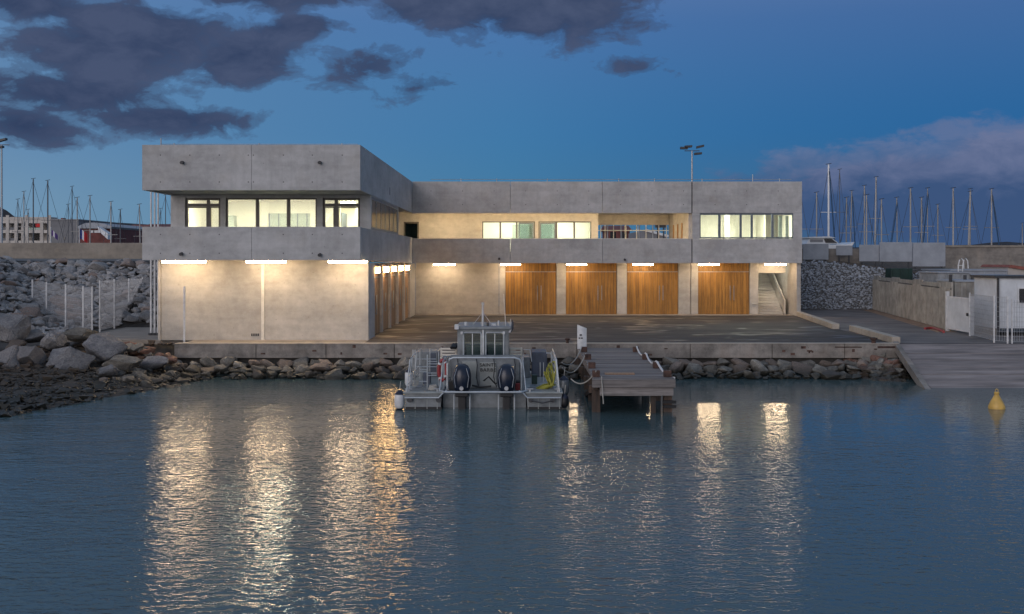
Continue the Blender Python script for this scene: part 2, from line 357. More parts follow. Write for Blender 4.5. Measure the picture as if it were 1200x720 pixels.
# ------------------------------------------------------------------ mesh helpers
W = {}
def tag(o, label=None, cat=None, group=None, kind=None):
    if label: o['label'] = label
    if cat: o['category'] = cat
    if group: o['group'] = group
    if kind: o['kind'] = kind
    return o
def empty(name, loc=(0, 0, 0), label=None, cat=None, group=None, kind=None):
    o = bpy.data.objects.new(name, None); COL.objects.link(o); o.location = loc; o.empty_display_size = .3
    W[o] = Vector(loc); return tag(o, label, cat, group, kind)
def link(name, me, parent=None, origin=None):
    o = bpy.data.objects.new(name, me); COL.objects.link(o)
    if parent is not None:
        o.parent = parent; W[o] = W[parent].copy()
    else:
        W[o] = Vector(origin if origin else (0, 0, 0)); o.location = W[o]
    return o
class MB:
    def __init__(s): s.v = []; s.f = []
    def add(s, vs, fs):
        k = len(s.v); s.v += [tuple(v) for v in vs]; s.f += [tuple(i+k for i in f) for f in fs]; return s
    def box(s, x0, x1, y0, y1, z0, z1):
        if x0 > x1: x0, x1 = x1, x0
        if y0 > y1: y0, y1 = y1, y0
        if z0 > z1: z0, z1 = z1, z0
        return s.add([(x0, y0, z0), (x1, y0, z0), (x1, y1, z0), (x0, y1, z0), (x0, y0, z1), (x1, y0, z1), (x1, y1, z1), (x0, y1, z1)],
                     [(0, 3, 2, 1), (4, 5, 6, 7), (0, 1, 5, 4), (1, 2, 6, 5), (2, 3, 7, 6), (3, 0, 4, 7)])
    def beam(s, p0, p1, w_, h_, z0=None):
        p0 = Vector(p0); p1 = Vector(p1); d = (p1-p0).normalized(); up = Vector((0, 0, 1))
        if abs(d.z) > .95: up = Vector((0, 1, 0))
        a = d.cross(up).normalized()*w_/2; b = a.cross(d).normalized()*h_/2
        vs = []
        for p in (p0, p1): vs += [p-a-b, p+a-b, p+a+b, p-a+b]
        return s.add(vs, [(0, 1, 2, 3), (4, 7, 6, 5), (0, 4, 5, 1), (1, 5, 6, 2), (2, 6, 7, 3), (3, 7, 4, 0)])
    def cyl(s, p0, p1, r0, r1=None, n=8, cap=True):
        p0 = Vector(p0); p1 = Vector(p1); r1 = r0 if r1 is None else r1
        d = (p1-p0).normalized(); up = Vector((0, 0, 1)) if abs(d.z) < .9 else Vector((1, 0, 0))
        a = d.cross(up).normalized(); b = d.cross(a).normalized(); vs = []
        for p, r in ((p0, r0), (p1, r1)):
            for i in range(n):
                t_ = 2*pi*i/n; vs.append(p+a*math.cos(t_)*r+b*math.sin(t_)*r)
        fs = [(i, (i+1) % n, n+(i+1) % n, n+i) for i in range(n)]
        if cap: fs += [tuple(range(n))[::-1], tuple(range(n, 2*n))]
        return s.add(vs, fs)
    def tube(s, pts, r, n=6):
        pts = [Vector(p) for p in pts]; vs = []; m = len(pts)
        for k, p in enumerate(pts):
            d = (pts[min(k+1, m-1)]-pts[max(k-1, 0)]).normalized()
            up = Vector((0, 0, 1)) if abs(d.z) < .9 else Vector((1, 0, 0))
            a = d.cross(up).normalized(); b = d.cross(a).normalized()
            for i in range(n):
                t_ = 2*pi*i/n; vs.append(p+a*math.cos(t_)*r+b*math.sin(t_)*r)
        fs = [(k*n+i, k*n+(i+1) % n, (k+1)*n+(i+1) % n, (k+1)*n+i) for k in range(m-1) for i in range(n)]
        fs += [tuple(range(n))[::-1], tuple(range((m-1)*n, m*n))]
        return s.add(vs, fs)
    def lathe(s, c, prof, n=16):
        c = Vector(c); vs = []; m = len(prof)
        for r, z in prof:
            for i in range(n):
                t_ = 2*pi*i/n; vs.append(c+Vector((math.cos(t_)*r, math.sin(t_)*r, z)))
        fs = [(k*n+i, k*n+(i+1) % n, (k+1)*n+(i+1) % n, (k+1)*n+i) for k in range(m-1) for i in range(n)]
        fs += [tuple(range(n))[::-1], tuple(range((m-1)*n, m*n))]
        return s.add(vs, fs)
    def prism(s, poly, axis, a0, a1):
        # poly: list of 2-D points in the plane perpendicular to axis ('x','y','z')
        def p3(u, v, a): return {'x': (a, u, v), 'y': (u, a, v), 'z': (u, v, a)}[axis]
        n = len(poly); vs = [p3(u, v, a0) for u, v in poly]+[p3(u, v, a1) for u, v in poly]
        fs = [tuple(range(n)), tuple(range(n, 2*n))[::-1]]+[(i, n+i, n+(i+1) % n, (i+1) % n) for i in range(n)]
        return s.add(vs, fs)
    def build(s, name, m, parent=None, origin=None, smooth=False, bevel=0.0, bseg=2):
        org = W[parent] if parent is not None else Vector(origin if origin else (0, 0, 0))
        me = bpy.data.meshes.new(name)
        me.from_pydata([(v[0]-org.x, v[1]-org.y, v[2]-org.z) for v in s.v], [], s.f)
        bm = bmesh.new(); bm.from_mesh(me); bmesh.ops.recalc_face_normals(bm, faces=bm.faces)
        if bevel: bmesh.ops.bevel(bm, geom=list(bm.edges), offset=bevel, segments=bseg, affect='EDGES', profile=.6, clamp_overlap=True)
        bm.to_mesh(me); bm.free()
        if smooth:
            me.polygons.foreach_set('use_smooth', [True]*len(me.polygons)); me.set_sharp_from_angle(angle=math.radians(38))
        if m is not None: me.materials.append(m)
        return link(name, me, parent, origin)
def setstruct(o): o['kind'] = 'structure'; return o

# rock meshes -------------------------------------------------------
def rockmesh(k, sub=1, npts=15, rough=.10):
    rr = random.Random(k*13+5); bm = bmesh.new()
    for i in range(npts):
        v = Vector((rr.gauss(0, 1), rr.gauss(0, 1), rr.gauss(0, 1))).normalized()
        q = Vector((v.x, v.y, v.z*.8))*rr.uniform(.86, 1.06)
        bm.verts.new(q)
    r = bmesh.ops.convex_hull(bm, input=list(bm.verts))
    for g in set(r['geom_interior']) | set(r['geom_unused']):
        if isinstance(g, bmesh.types.BMVert) and g.is_valid: bm.verts.remove(g)
    bmesh.ops.bevel(bm, geom=list(bm.edges), offset=.07, segments=1, affect='EDGES', clamp_overlap=True)
    bmesh.ops.triangulate(bm, faces=bm.faces)
    if sub: bmesh.ops.subdivide_edges(bm, edges=[e for e in bm.edges if e.calc_length() > .25], cuts=sub, use_grid_fill=True)
    bmesh.ops.triangulate(bm, faces=bm.faces)
    for v in bm.verts:
        v.co += v.co.normalized()*rough*(mnoise.noise(v.co*2.1+Vector((k*7, 0, 0)))+.5*mnoise.noise(v.co*5+Vector((k*3, 1, 0))))
    me = bpy.data.meshes.new('rock'); bm.to_mesh(me); bm.free()
    me.polygons.foreach_set('use_smooth', [True]*len(me.polygons)); me.set_sharp_from_angle(angle=math.radians(32))
    return me
ROCKS = {}
def rocks_for(matkey):
    if matkey not in ROCKS:
        L = []
        for k in range(9):
            me = rockmesh(k+len(ROCKS)*20); me.materials.append(M[matkey]); L.append(me)
        ROCKS[matkey] = L
    return ROCKS[matkey]
def place_rock(name, matkey, loc, size, parent=None, flat=.8, rz=None):
    o = bpy.data.objects.new(name, random.choice(rocks_for(matkey))); COL.objects.link(o)
    if parent is not None: o.parent = parent; o.location = Vector(loc)-W[parent]
    else: o.location = loc
    o.scale = (size*random.uniform(.85, 1.25), size*random.uniform(.8, 1.1), size*flat*random.uniform(.8, 1.1))
    o.rotation_euler = (random.uniform(-.35, .35), random.uniform(-.35, .35), random.uniform(0, 6.28) if rz is None else rz)
    return o
HULLP = []
for k in range(8):
    me = rockmesh(200+k, 0, 11, .0); HULLP.append(([v.co.copy() for v in me.vertices], [tuple(p.vertices) for p in me.polygons]))
def low_stone(k):
    rr = random.Random(900+k); bm = bmesh.new()
    for i in range(9):
        v = Vector((rr.gauss(0, 1), rr.gauss(0, 1), rr.gauss(0, 1))).normalized()*rr.uniform(.85, 1.1); bm.verts.new(v)
    r = bmesh.ops.convex_hull(bm, input=list(bm.verts))
    for g in set(r['geom_interior']) | set(r['geom_unused']):
        if isinstance(g, bmesh.types.BMVert) and g.is_valid: bm.verts.remove(g)
    bm.verts.index_update()
    out = ([v.co.copy() for v in bm.verts], [tuple(v.index for v in f.verts) for f in bm.faces]); bm.free(); return out
LOW = [low_stone(k) for k in range(10)]
def add_stone(mb, c, sx, sy, sz):
    vs, fs = random.choice(LOW); a = random.uniform(0, 6.28); ca, sa = math.cos(a), math.sin(a)
    mb.add([(c[0]+(v.x*ca-v.y*sa)*sx, c[1]+(v.x*sa+v.y*ca)*sy, c[2]+v.z*sz) for v in vs], fs)

# ================================================================== SETTING
mb = MB(); mb.add([(-2500, -400, -1.3), (2500, -400, -1.3), (2500, 3500, -1.3), (-2500, 3500, -1.3)], [(0, 1, 2, 3)])
setstruct(mb.build('water', M['water']))
mb = MB(); mb.box(-15.4, 62, 46, 83, -3, 0)
setstruct(mb.build('yard_ground', M['asphalt']))
mb = MB(); mb.box(-22, -15.404, 48.2, 83, -3, .0)
setstruct(mb.build('path', M['pathmat']))
mb = MB(); mb.add([(18.9, 83, .004), (18.9, 69.8, .004), (17.25, 55.5, .004), (17.0, 46.0, .004), (62, 46.0, .004), (62, 83, .004)], [(0, 1, 2, 3, 4, 5)])
setstruct(mb.build('road', M['roadmat']))
mb = MB(); mb.box(-7.1, 18.6, 68.9, 69.99, 0, .04)
setstruct(mb.build('pavement', M['pathmat']))
mb = MB(); mb.box(-15.3, -7.12, 46.1, 47.99, 0.0, .012)
setstruct(mb.build('pavement', M['pathmat']))

# shore terrain on the left
def shore_z(x, y):
    u = (y-33)+(-16.8-x)*2.9
    if u < 0: z = -1.3+u*.12
    elif u < 16: z = -1.3+.62*(u/16)
    else: z = -.68+min(1, (u-16)/7)*.60
    if y > 47 and x > -20.5: z = max(z, -.12)
    if y > 57: z = max(z, min(3.7, (y-57)/9*3.8))
    if x < -24.5 and y > 42: z = max(z, -.1+(-24.5-x)*.45*min(1, (y-42)/7))
    z = min(z, 3.72)
    if x > -22 and 48 < y < 57: z = min(z, -.08)
    if x > -17.1 and y > 57: z = -.3
    return max(z, -2.6)
xs = np.arange(-75, -13.0, .5); ys = np.arange(14, 71.01, .5)
vs = []; fs = []
for j, y in enumerate(ys):
    for i, x in enumerate(xs):
        z = shore_z(x, y)
        if z < 3.6 and not (x > -22.5 and 47.6 < y < 57.6): z += .12*mnoise.noise(Vector((x*.9, y*.9, 0)))
        if x > -15.6 and y > 45: z = -2.0
        if x > -18.6 and y > 47.5 and y < 57: z = -.3
        vs.append((x, y, z))
nx = len(xs)
for j in range(len(ys)-1):
    for i in range(nx-1): fs.append((j*nx+i, j*nx+i+1, (j+1)*nx+i+1, (j+1)*nx+i))
mb = MB(); mb.v = vs; mb.f = fs
setstruct(mb.build('shore_ground', M['soil'], smooth=True))
# smooth gravel berm under the breakwater wall
mb = MB(); mb.add([(-38, 66.0, 3.78), (-17.1, 64.3, 3.1), (-17.1, 70, 3.80), (-38, 70, 3.86)], [(0, 1, 2, 3)])
mb.add([(-38, 66.0, 3.78), (-17.1, 64.3, 3.1), (-17.1, 64.2, 2.4), (-38, 65.6, 3.1)], [(0, 1, 2, 3)])
setstruct(mb.build('gravel_path', M['gravel_fill']))

# dark shingle and seaweed on the beach
mb = MB()
for i in range(5200):
    x = random.uniform(-25, -13.2); y = random.uniform(28, 47.5)
    u = (y-33)+(-16.8-x)*2.9
    if u < -1.0 + random.uniform(-.6, .6) or u > 24: continue
    if x > -15.6 and y > 44.6: continue
    z = shore_z(x, y); s = random.uniform(.05, .15)*(1.9 if random.random() < .10 else 1)
    add_stone(mb, (x, y, z+s*.15), s*1.3, s, s*.65)
setstruct_o = mb.build('shingle', M['shingle']); tag(setstruct_o, 'dark wet shingle and seaweed covering the beach on the left', 'shingle', kind='stuff')

# armour rock bank behind
bank_o = empty('rock_bank', (-24, 60, 0)); setstruct(bank_o)
cnt = 0
pts = []
def try_rock(x, y, s, key, parent, lift=.2, mind=.62):
    for (a, b, c) in pts:
        if (a-x)**2+(b-y)**2 < ((c+s)*mind)**2: return False
    pts.append((x, y, s)); place_rock('rock', key, (x, y, shore_z(x, y)+s*lift), s, parent); return True
n = 0; tries = 0
while n < 298 and tries < 20000:
    tries += 1
    r = random.random()
    if r < .80: x, y = random.uniform(-34, -17.9), random.uniform(57.4, 66.0)
    else: x, y = random.uniform(-34, -24.6), random.uniform(45.5, 58)
    if y > 64.6-(-17-x)*-.07 and x > -33: continue
    s = random.choice((random.uniform(.26, .55), random.uniform(.4, .85)))
    if try_rock(x, y, s, 'rock_bank' if random.random() < .8 else 'rock', bank_o): n += 1
# smaller infill of the bank
mb = MB()
for i in range(2600):
    x, y = random.uniform(-37, -17.4), random.uniform(57.2, 65.3)
    if random.random() < .35: x, y = random.uniform(-34, -23.6), random.uniform(44, 58)
    s = random.uniform(.12, .30); add_stone(mb, (x, y, shore_z(x, y)+s*.5), s*1.2, s, s*.8)
tag(mb.build('bank_rubble', M['rock_bank']), 'loose pale rubble between the rocks of the bank', 'rubble', kind='stuff')

# big boulders at the front, each its own thing
def boulder(px, py, d, s, label, key='rock', flat=.85, sc=(1.1, 1, 1), rz=0):
    x = PX(px, d); z = PZ(py, d)
    bm = bmesh.new(); rr = random.Random(int(px*7+py)); 
    for i in range(17):
        v = Vector((rr.gauss(0, 1), rr.gauss(0, 1), rr.gauss(0, 1))).normalized()*rr.uniform(.84, 1.05); bm.verts.new(v)
    r = bmesh.ops.convex_hull(bm, input=list(bm.verts))
    for g in set(r['geom_interior']) | set(r['geom_unused']):
        if isinstance(g, bmesh.types.BMVert) and g.is_valid: bm.verts.remove(g)
    bmesh.ops.bevel(bm, geom=list(bm.edges), offset=.06, segments=2, affect='EDGES', clamp_overlap=True)
    bmesh.ops.triangulate(bm, faces=bm.faces)
    for q in range(2): bmesh.ops.subdivide_edges(bm, edges=[e for e in bm.edges if e.calc_length() > .16], cuts=1, use_grid_fill=False); bmesh.ops.triangulate(bm, faces=bm.faces)
    for v in bm.verts: v.co += v.co.normalized()*(.09*mnoise.noise(v.co*2.3+Vector((px, 0, 0)))+.05*mnoise.noise(v.co*6+Vector((0, px, 0))))
    me = bpy.data.meshes.new('boulder'); bm.to_mesh(me); bm.free(); me.materials.append(M[key])
    me.polygons.foreach_set('use_smooth', [True]*len(me.polygons)); me.set_sharp_from_angle(angle=math.radians(30))
    o = bpy.data.objects.new('boulder', me); COL.objects.link(o); o.location = (x, d, z)
    o.scale = (s*sc[0], s*sc[1], s*flat*sc[2]); o.rotation_euler = (rr.uniform(-.2, .2), rr.uniform(-.2, .2), rz)
    tag(o, label, 'boulder', 'large boulders above the dark beach')
    pts.append((x, d, s)); return o
boulder(125, 408, 44.2, .92, 'large blue-grey boulder beside the pale path, rightmost of the biggest boulders', sc=(1.12, 1, 1))
boulder(82, 421, 42.6, .88, 'large grey boulder with a peaked top above the dark beach', sc=(1.15, 1, .95), rz=.7)
boulder(36, 420, 42.0, .76, 'rounded grey boulder between the peaked one and the left frame edge', sc=(1.0, 1, .95), rz=1.2)
boulder(7, 422, 41.5, .85, 'blue-grey boulder cut by the left frame edge, low over the beach', rz=2.0)
boulder(9, 384, 44.0, .95, 'tall pale speckled boulder at the left frame edge', sc=(1.05, 1, 1.15), rz=2.7)
boulder(36, 393, 44.5, .62, 'flat dark grey boulder wedged behind the front row', sc=(1.3, 1, .7), rz=.3)
boulder(62, 398, 44.3, .62, 'grey-brown boulder squeezed behind the peaked boulder', sc=(1.2, 1, .9), rz=1.9)
boulder(18, 405, 43.2, .50, 'small brown cracked boulder in the gap under the pale speckled one', key='rock_warm', rz=.9)
boulder(141, 427, 42.2, .72, 'mossy brown flat boulder below the rightmost big boulder', key='rock_warm', sc=(1.3, 1, .62), rz=.4)
boulder(92, 392, 46.0, .75, 'rough brown rock under the fence posts', key='rock_warm', sc=(1.3, 1, .6), rz=.2)
boulder(128, 435, 41.2, .45, 'small grey boulder at the foot of the mossy flat one', sc=(1.2, 1, .8), rz=.2)
boulder(180, 425, 43.6, .52, 'dark flat boulder lying just left of the quay wall foot', sc=(1.4, 1, .7), rz=.2)
boulder(72, 366, 59.5, 1.35, 'broad pale boulder behind the wire fence', key='rock_bank', sc=(1.2, 1, .9), rz=.5)
# reddish rubble next to the quay end
rr_o = empty('reddish_rubble', (-16.3, 45.2, -.5)); setstruct(rr_o)
for i in range(46):
    px = random.uniform(150, 206); py = 398+(px-150)*.42+random.uniform(-2, 12)
    d = 45.9-random.uniform(0, 1.6); place_rock('rock', 'rock_red' if random.random() < .6 else 'rock_warm', (PX(px, d), d, PZ(py, d)-.1), random.uniform(.18, .42), rr_o)
for i in range(26):
    px = random.uniform(110, 206); d = random.uniform(40.5, 43.5)
    place_rock('rock', 'rock_warm', (PX(px, d), d, shore_z(PX(px, d), d)+.08), random.uniform(.14, .38), rr_o)

# quay wall ---------------------------------------------------------
q = empty('quay_wall', (0, 45.8, 0)); setstruct(q)
px_j = [204, 300, 382, 462, 570, 676, 809, 905, 990, 1053]
for a, b in zip(px_j[:-1], px_j[1:]):
    x0, x1 = PX(a, 45.6)+.012, PX(b, 45.6)-.012
    MB().box(x0, x1, 45.6, 46.0, -.60, .03).build('coping_block', M['conc_old' if a > 0 else 'conc'], q, bevel=.018, bseg=2)
MB().box(-15.35, 16.8, 45.85, 45.99, -3, -.605).build('wall_base', M['conc_dark'], q)  # recessed wall under the coping, in a darker concrete tone
mb = MB()
for i in range(26):
    x = random.uniform(-14.5, 16.2); zz = random.uniform(-.5, -.15)
    mb.box(x, x+random.uniform(.06, .22), 45.592, 45.6, zz, zz+random.uniform(.04, .14))
mb.build('spalled_patch', M['rust'], q)
mb = MB(); mb.box(14.0, 15.2, 45.59, 45.6, -.14, -.09); mb.box(15.9, 16.7, 45.59, 45.6, -.16, -.07)
mb.build('rusty_edge_bar', M['rust'], q)
MB().box(PX(204, 45.6), 16.85, 45.58, 46.12, .032, .052).build('edge_strip', M['kerb'], q)

rp = empty('riprap', (0, 44, -1.3)); setstruct(rp)
n = 0
for row, (yy, zz, s0, s1) in enumerate([(45.3, -.84, .34, .56), (44.5, -1.0, .30, .60), (43.7, -1.2, .26, .48)]):
    x = -15.5
    while x < 16.6:
        s = random.uniform(s0, s1); x += s*1.42
        if row == 2 and random.random() < .25: continue
        place_rock('rock', 'rock_warm', (x, yy+random.uniform(-.2, .15), zz+random.uniform(-.06, .08)), s, rp, flat=.75)
        n += 1
mb = MB()
for i in range(650):
    x = random.uniform(-15.4, 16.6); y = random.uniform(43.4, 45.6); sz = random.uniform(.06, .17)
    add_stone(mb, (x, y, -1.27+(y-43.4)*.16+sz*.2), sz*1.3, sz, sz*.8)
tag(mb.build('foreshore_rubble', M['rock_warm']), 'small rubble wedged between the rocks under the quay', 'rubble', kind='stuff')
# rough mass beside the slipway
sm = empty('slipway_rubble', (16, 43.5, -1)); setstruct(sm)
for i in range(110):
    t_ = random.random(); y = 46-t_*5.6; x = random.uniform(14.2+ t_*1.0, 16.55-.75*t_); z = -t_*1.45-.42-(16.3-x)*.20
    place_rock('rock', 'rock_red' if random.random() < .35 else 'rock_warm', (x, y, z), random.uniform(.16, .38), sm)

# slipway -----------------------------------------------------------
sw = empty('slipway', (22, 43, 0)); setstruct(sw)
ny = 17; y0, y1 = 46.0, 38.6
for i in range(ny):
    ya = y0+(y1-y0)*i/ny; yb = y0+(y1-y0)*(i+1)/ny+.022
    za = -.01-(y0-ya)*.237; zb = -.01-(y0-yb)*.237
    xa = 16.95-(46-ya)*.13; xb = 16.95-(46-yb)*.13
    m_ = MB(); lift = random.uniform(-.006, .006)
    m_.add([(xa, ya, za+lift), (46, ya, za+lift), (46, yb, zb+lift), (xb, yb, zb+lift), (xa, ya, za-.3), (46, ya, za-.3), (46, yb, zb-.3), (xb, yb, zb-.3)],
           [(0, 1, 2, 3), (4, 7, 6, 5), (0, 4, 5, 1), (1, 5, 6, 2), (2, 6, 7, 3), (3, 7, 4, 0)])
    m_.build('slab_strip', M['slipmat'], sw)
mb = MB(); mb.beam((16.88, 46.1, -.06), (15.9, 39.6, -1.6), .22, .34); mb.build('edge_beam', M['conc_old'], sw)

# kerb beams --------------------------------------------------------
k1 = MB().beam((18.72, 69.3, .15), (17.12, 55.6, .15), .38, .3).build('kerb_beam', M['kerb'], origin=(17.9, 62, 0), bevel=.03)
tag(k1, 'long low concrete kerb beam running from the building corner', 'kerb', 'concrete kerb beams edging the yard')
k2 = MB().beam((17.62, 54.3, .15), (16.95, 46.2, .15), .38, .3).build('kerb_beam', M['kerb'], origin=(17.3, 50, 0), bevel=.03)
tag(k2, 'long low concrete kerb beam ending at the quay edge beside the slipway', 'kerb', 'concrete kerb beams edging the yard')

# ================================================================== BUILDING
B = empty('harbour_building', (0, 60, 0), 'two-storey concrete harbour building with lit windows and timber doors', 'building')
def bx(name, m, x0, x1, y0, y1, z0, z1, parent=None, bevel=0.0):
    return MB().box(x0, x1, y0, y1, z0, z1).build(name, M[m], parent if parent is not None else B, bevel=bevel)
# left wing bands, cast in panels
for a, b in ((-17.0, -12.09), (-12.09, -7.2)):
    bx('concrete_panel', 'conc', a+(.006 if a > -17 else 0), b-(.006 if b < -7.2 else 0), 46, 46.3, 6.9, 8.94, bevel=.008)
    bx('concrete_panel', 'conc', a+(.006 if a > -17 else 0), b-(.006 if b < -7.2 else 0), 46, 46.28, 3.76, 5.26, bevel=.008)
bx('concrete_panel', 'conc', -17, -16.72, 46.31, 70, 6.9, 8.94)
bx('concrete_panel', 'conc', -17, -16.72, 46.29, 70, 3.76, 5.26)
# side bands (east side of the left wing), slightly tapering lower edge
def sideband(ya, yb, z0a, z0b, z1):
    mb = MB(); mb.prism([(ya, z0a), (yb, z0b), (yb, z1), (ya, z1)], 'x', -7.5, -7.2)
    return mb.build('concrete_panel', M['conc'], B)
for a, b in ((46.31, 53.4), (53.41, 60.6), (60.61, 67.99)): sideband(a, b, 6.9, 6.9-(b > 60)*.02, 8.94)
zl = lambda y: 3.76-(y-46)/22*.22
for a, b in ((46.29, 53.4), (53.41, 60.6), (60.61, 67.99)): sideband(a, b, zl(a), zl(b), 5.24)
# slabs
bx('roof_slab', 'conc', -16.71, -7.51, 46.31, 70.3, 8.55, 8.7)
bx('soffit', 'conc', -16.71, -7.51, 46.31, 67.98, 6.94, 7.1)
bx('floor_slab', 'conc', -16.71, -7.51, 46.29, 70.0, 3.80, 4.2)
# ground floor front wall
for a, b in ((-16.85, -12.15), (-12.01, -7.13)):
    bx('wall', 'conc_wall', a, b, 48, 48.3, 0, 3.795, bevel=.012)
bx('joint_cover', 'strip', -12.149, -12.011, 47.97, 48.2, 0, 3.79)
bx('corner_pilaster', 'conc_wall', -16.98, -16.86, 47.95, 48.3, 0, 3.79)
bx('wall', 'conc_wall', -16.98, -16.7, 48.31, 70, 0, 3.79)
mb = MB()
for k in range(4): mb.box(-12.62+k*.1, -12.56+k*.1, 47.97, 48, .2, .32)
mb.build('socket_row', M['metal_dark'], B)
# side ground floor: piers and recessed timber doors
bx('pier', 'conc', -7.5, -7.16, 48.31, 50.3, 0, 3.6)
def timber_door(axis, a0, a1, plane, z1, n, ratio=.667, parent=B, m='timber', z0=.02):
    """a set of upright planks: leaf area, transom over it, handles"""
    dr = (MB().box(a0, a1, plane+.07, plane+.12, z0, z1) if axis == 'x' else MB().box(plane-.12, plane-.07, a0, a1, z0, z1)).build('door', M['metal_dark'], parent)
    zt = z1-.62
    wd = (a1-a0)/n; shared = {}
    for k in range(n):
        for (za, zb, nm) in ((z0, zt-.02, 'p'), (zt+.02, z1, 't')):
            key = nm
            if key not in shared:
                c = MB()
                if axis == 'x': c.box(.008, wd-.008, 0, .06, za, zb)
                else: c.box(-.06, 0, .008, wd-.008, za, zb)
                me = bpy.data.meshes.new('plank'); me.from_pydata(c.v, [], c.f)
                bm = bmesh.new(); bm.from_mesh(me); bmesh.ops.recalc_face_normals(bm, faces=bm.faces)
                bmesh.ops.bevel(bm, geom=list(bm.edges), offset=.006, segments=1, affect='EDGES'); bm.to_mesh(me); bm.free()
                me.materials.append(M[m]); shared[key] = me
            o = bpy.data.objects.new('plank', shared[key]); COL.objects.link(o); o.parent = dr
            jit = random.uniform(-.006, .006)
            p = Vector((a0+k*wd, plane+jit, 0)) if axis == 'x' else Vector((plane+jit, a0+k*wd, 0))
            o.location = p-W[dr]
    c = a0+(a1-a0)*ratio
    for s_ in (-.13, .13):
        h = MB()
        if axis == 'x': h.box(c+s_-.02, c+s_+.02, plane-.07, plane-.04, 1.0, 2.0); h.box(c+s_-.015, c+s_+.015, plane-.04, plane, 1.05, 1.09); h.box(c+s_-.015, c+s_+.015, plane-.04, plane, 1.91, 1.95)
        else: h.box(plane+.04, plane+.07, c+s_-.02, c+s_+.02, 1.0, 2.0); h.box(plane, plane+.04, c+s_-.015, c+s_+.015, 1.05, 1.09)
        h.build('handle', M['tank'], dr)
    rl = MB()
    if axis == 'x': rl.box(a0, a1, plane-.012, plane+.06, zt-.018, zt+.018)
    else: rl.box(plane-.06, plane+.012, a0, a1, zt-.018, zt+.018)
    rl.build('transom_rail', M['metal'], dr)
    return dr
for k in range(5):
    a = 50.3+3.4*k
    timber_door('y', a, a+2.9, -7.32, 3.5, 14, .5, m='timber_pale')
    e_ = a+3.4 if k < 4 else 70
    bx('pier', 'conc_wall', -7.5, -7.2, a+2.901, e_-.001, 0, 3.52)
bx('wall', 'conc', -7.8, -7.51, 48.31, 70, 0, 3.6)
# upper floor front of the left wing
def frame_rect(x0, x1, z0, z1, y, t_=.09, dep=.10, m='frame', parent=B, name='window', axis='x', glass='glass', mull=(), trans=()):
    mb = MB()
    def b_(a0, a1, c0, c1, dd=0):
        if axis == 'x': mb.box(a0, a1, y-dd, y+dep+dd, c0, c1)
        else: mb.box(y-dep-dd, y+dd, a0, a1, c0, c1)
    b_(x0, x0+t_, z0, z1); b_(x1-t_, x1, z0, z1); b_(x0+t_, x1-t_, z0, z0+t_); b_(x0+t_, x1-t_, z1-t_, z1)
    for (c, w_) in mull: b_(c-w_/2, c+w_/2, z0+t_, z1-t_, -.004)
    for (c, w_, a0, a1) in trans: b_(a0, a1, c-w_/2, c+w_/2, -.008)
    f = mb.build(name, M[m], parent)
    xs_ = [x0+t_]+[v for c, w_ in mull for v in (c-w_/2, c+w_/2)]+[x1-t_]
    for i in range(0, len(xs_), 2):
        g = MB()
        if axis == 'x': g.box(xs_[i], xs_[i+1], y+dep*.45, y+dep*.55, z0+t_, z1-t_)
        else: g.box(y-dep*.55, y-dep*.45, xs_[i], xs_[i+1], z0+t_, z1-t_)
        g.build('pane', M[glass], f)
    return f
U = lambda px: (px-610)/24.29
for a, b in ((203, 216.8), (258.2, 264.3), (371.2, 378), (422, 436.5)):
    bx('pier', 'conc', U(a), U(b) if b < 430 else -7.23, 49.4, 49.68, 4.2, 6.935)
for a, b in ((217, 258), (264.5, 371), (378.2, 421.8)): bx('lintel', 'conc', U(a), U(b), 49.42, 49.66, 6.76, 6.93)
zs = 4.22
d1 = frame_rect(U(217), U(258), zs, 6.755, 49.5, .10, mull=((U(243.5), .16),), trans=((6.42, .14, U(217)+.1, U(258)-.1),), name='glazed_door')
d2 = frame_rect(U(378.2), U(421.8), zs, 6.755, 49.5, .10, mull=((U(393.5), .16),), trans=((6.42, .14, U(378.2)+.1, U(421.8)-.1),), name='glazed_door')
frame_rect(U(264.5), U(371), zs, 6.755, 49.5, .07, mull=((U(301), .17), (U(337.5), .17)))
# inner sash lines of doors
for px0, px1 in ((219, 242), (246, 257), (379.5, 391), (396, 420)):
    mb = MB()
    for p in (px0, px1): mb.box(U(p)-.03, U(p)+.03, 49.47, 49.5, 4.3, 6.34)
    mb.box(U(px0)+.03, U(px1)-.03, 49.47, 49.5, 6.28, 6.34)
    mb.build('sash', M['frame'], d1 if px0 < 300 else d2)
# side window strip
ymull = [49.8+i*(10.5/6) for i in range(1, 6)]
frame_rect(49.7, 60.4, 5.245, 6.84, -7.24, .13, .06, 'frame_blue', axis='y', mull=[(v, .07) for v in ymull])
bx('lintel', 'conc', -7.45, -7.22, 49.69, 60.4, 6.842, 6.9)
bx('wall', 'conc', -16.7, -7.23, 60.42, 60.65, 4.2, 6.93)
bx('wall', 'conc', -16.98, -16.75, 49.7, 60.4, 5.27, 6.89)
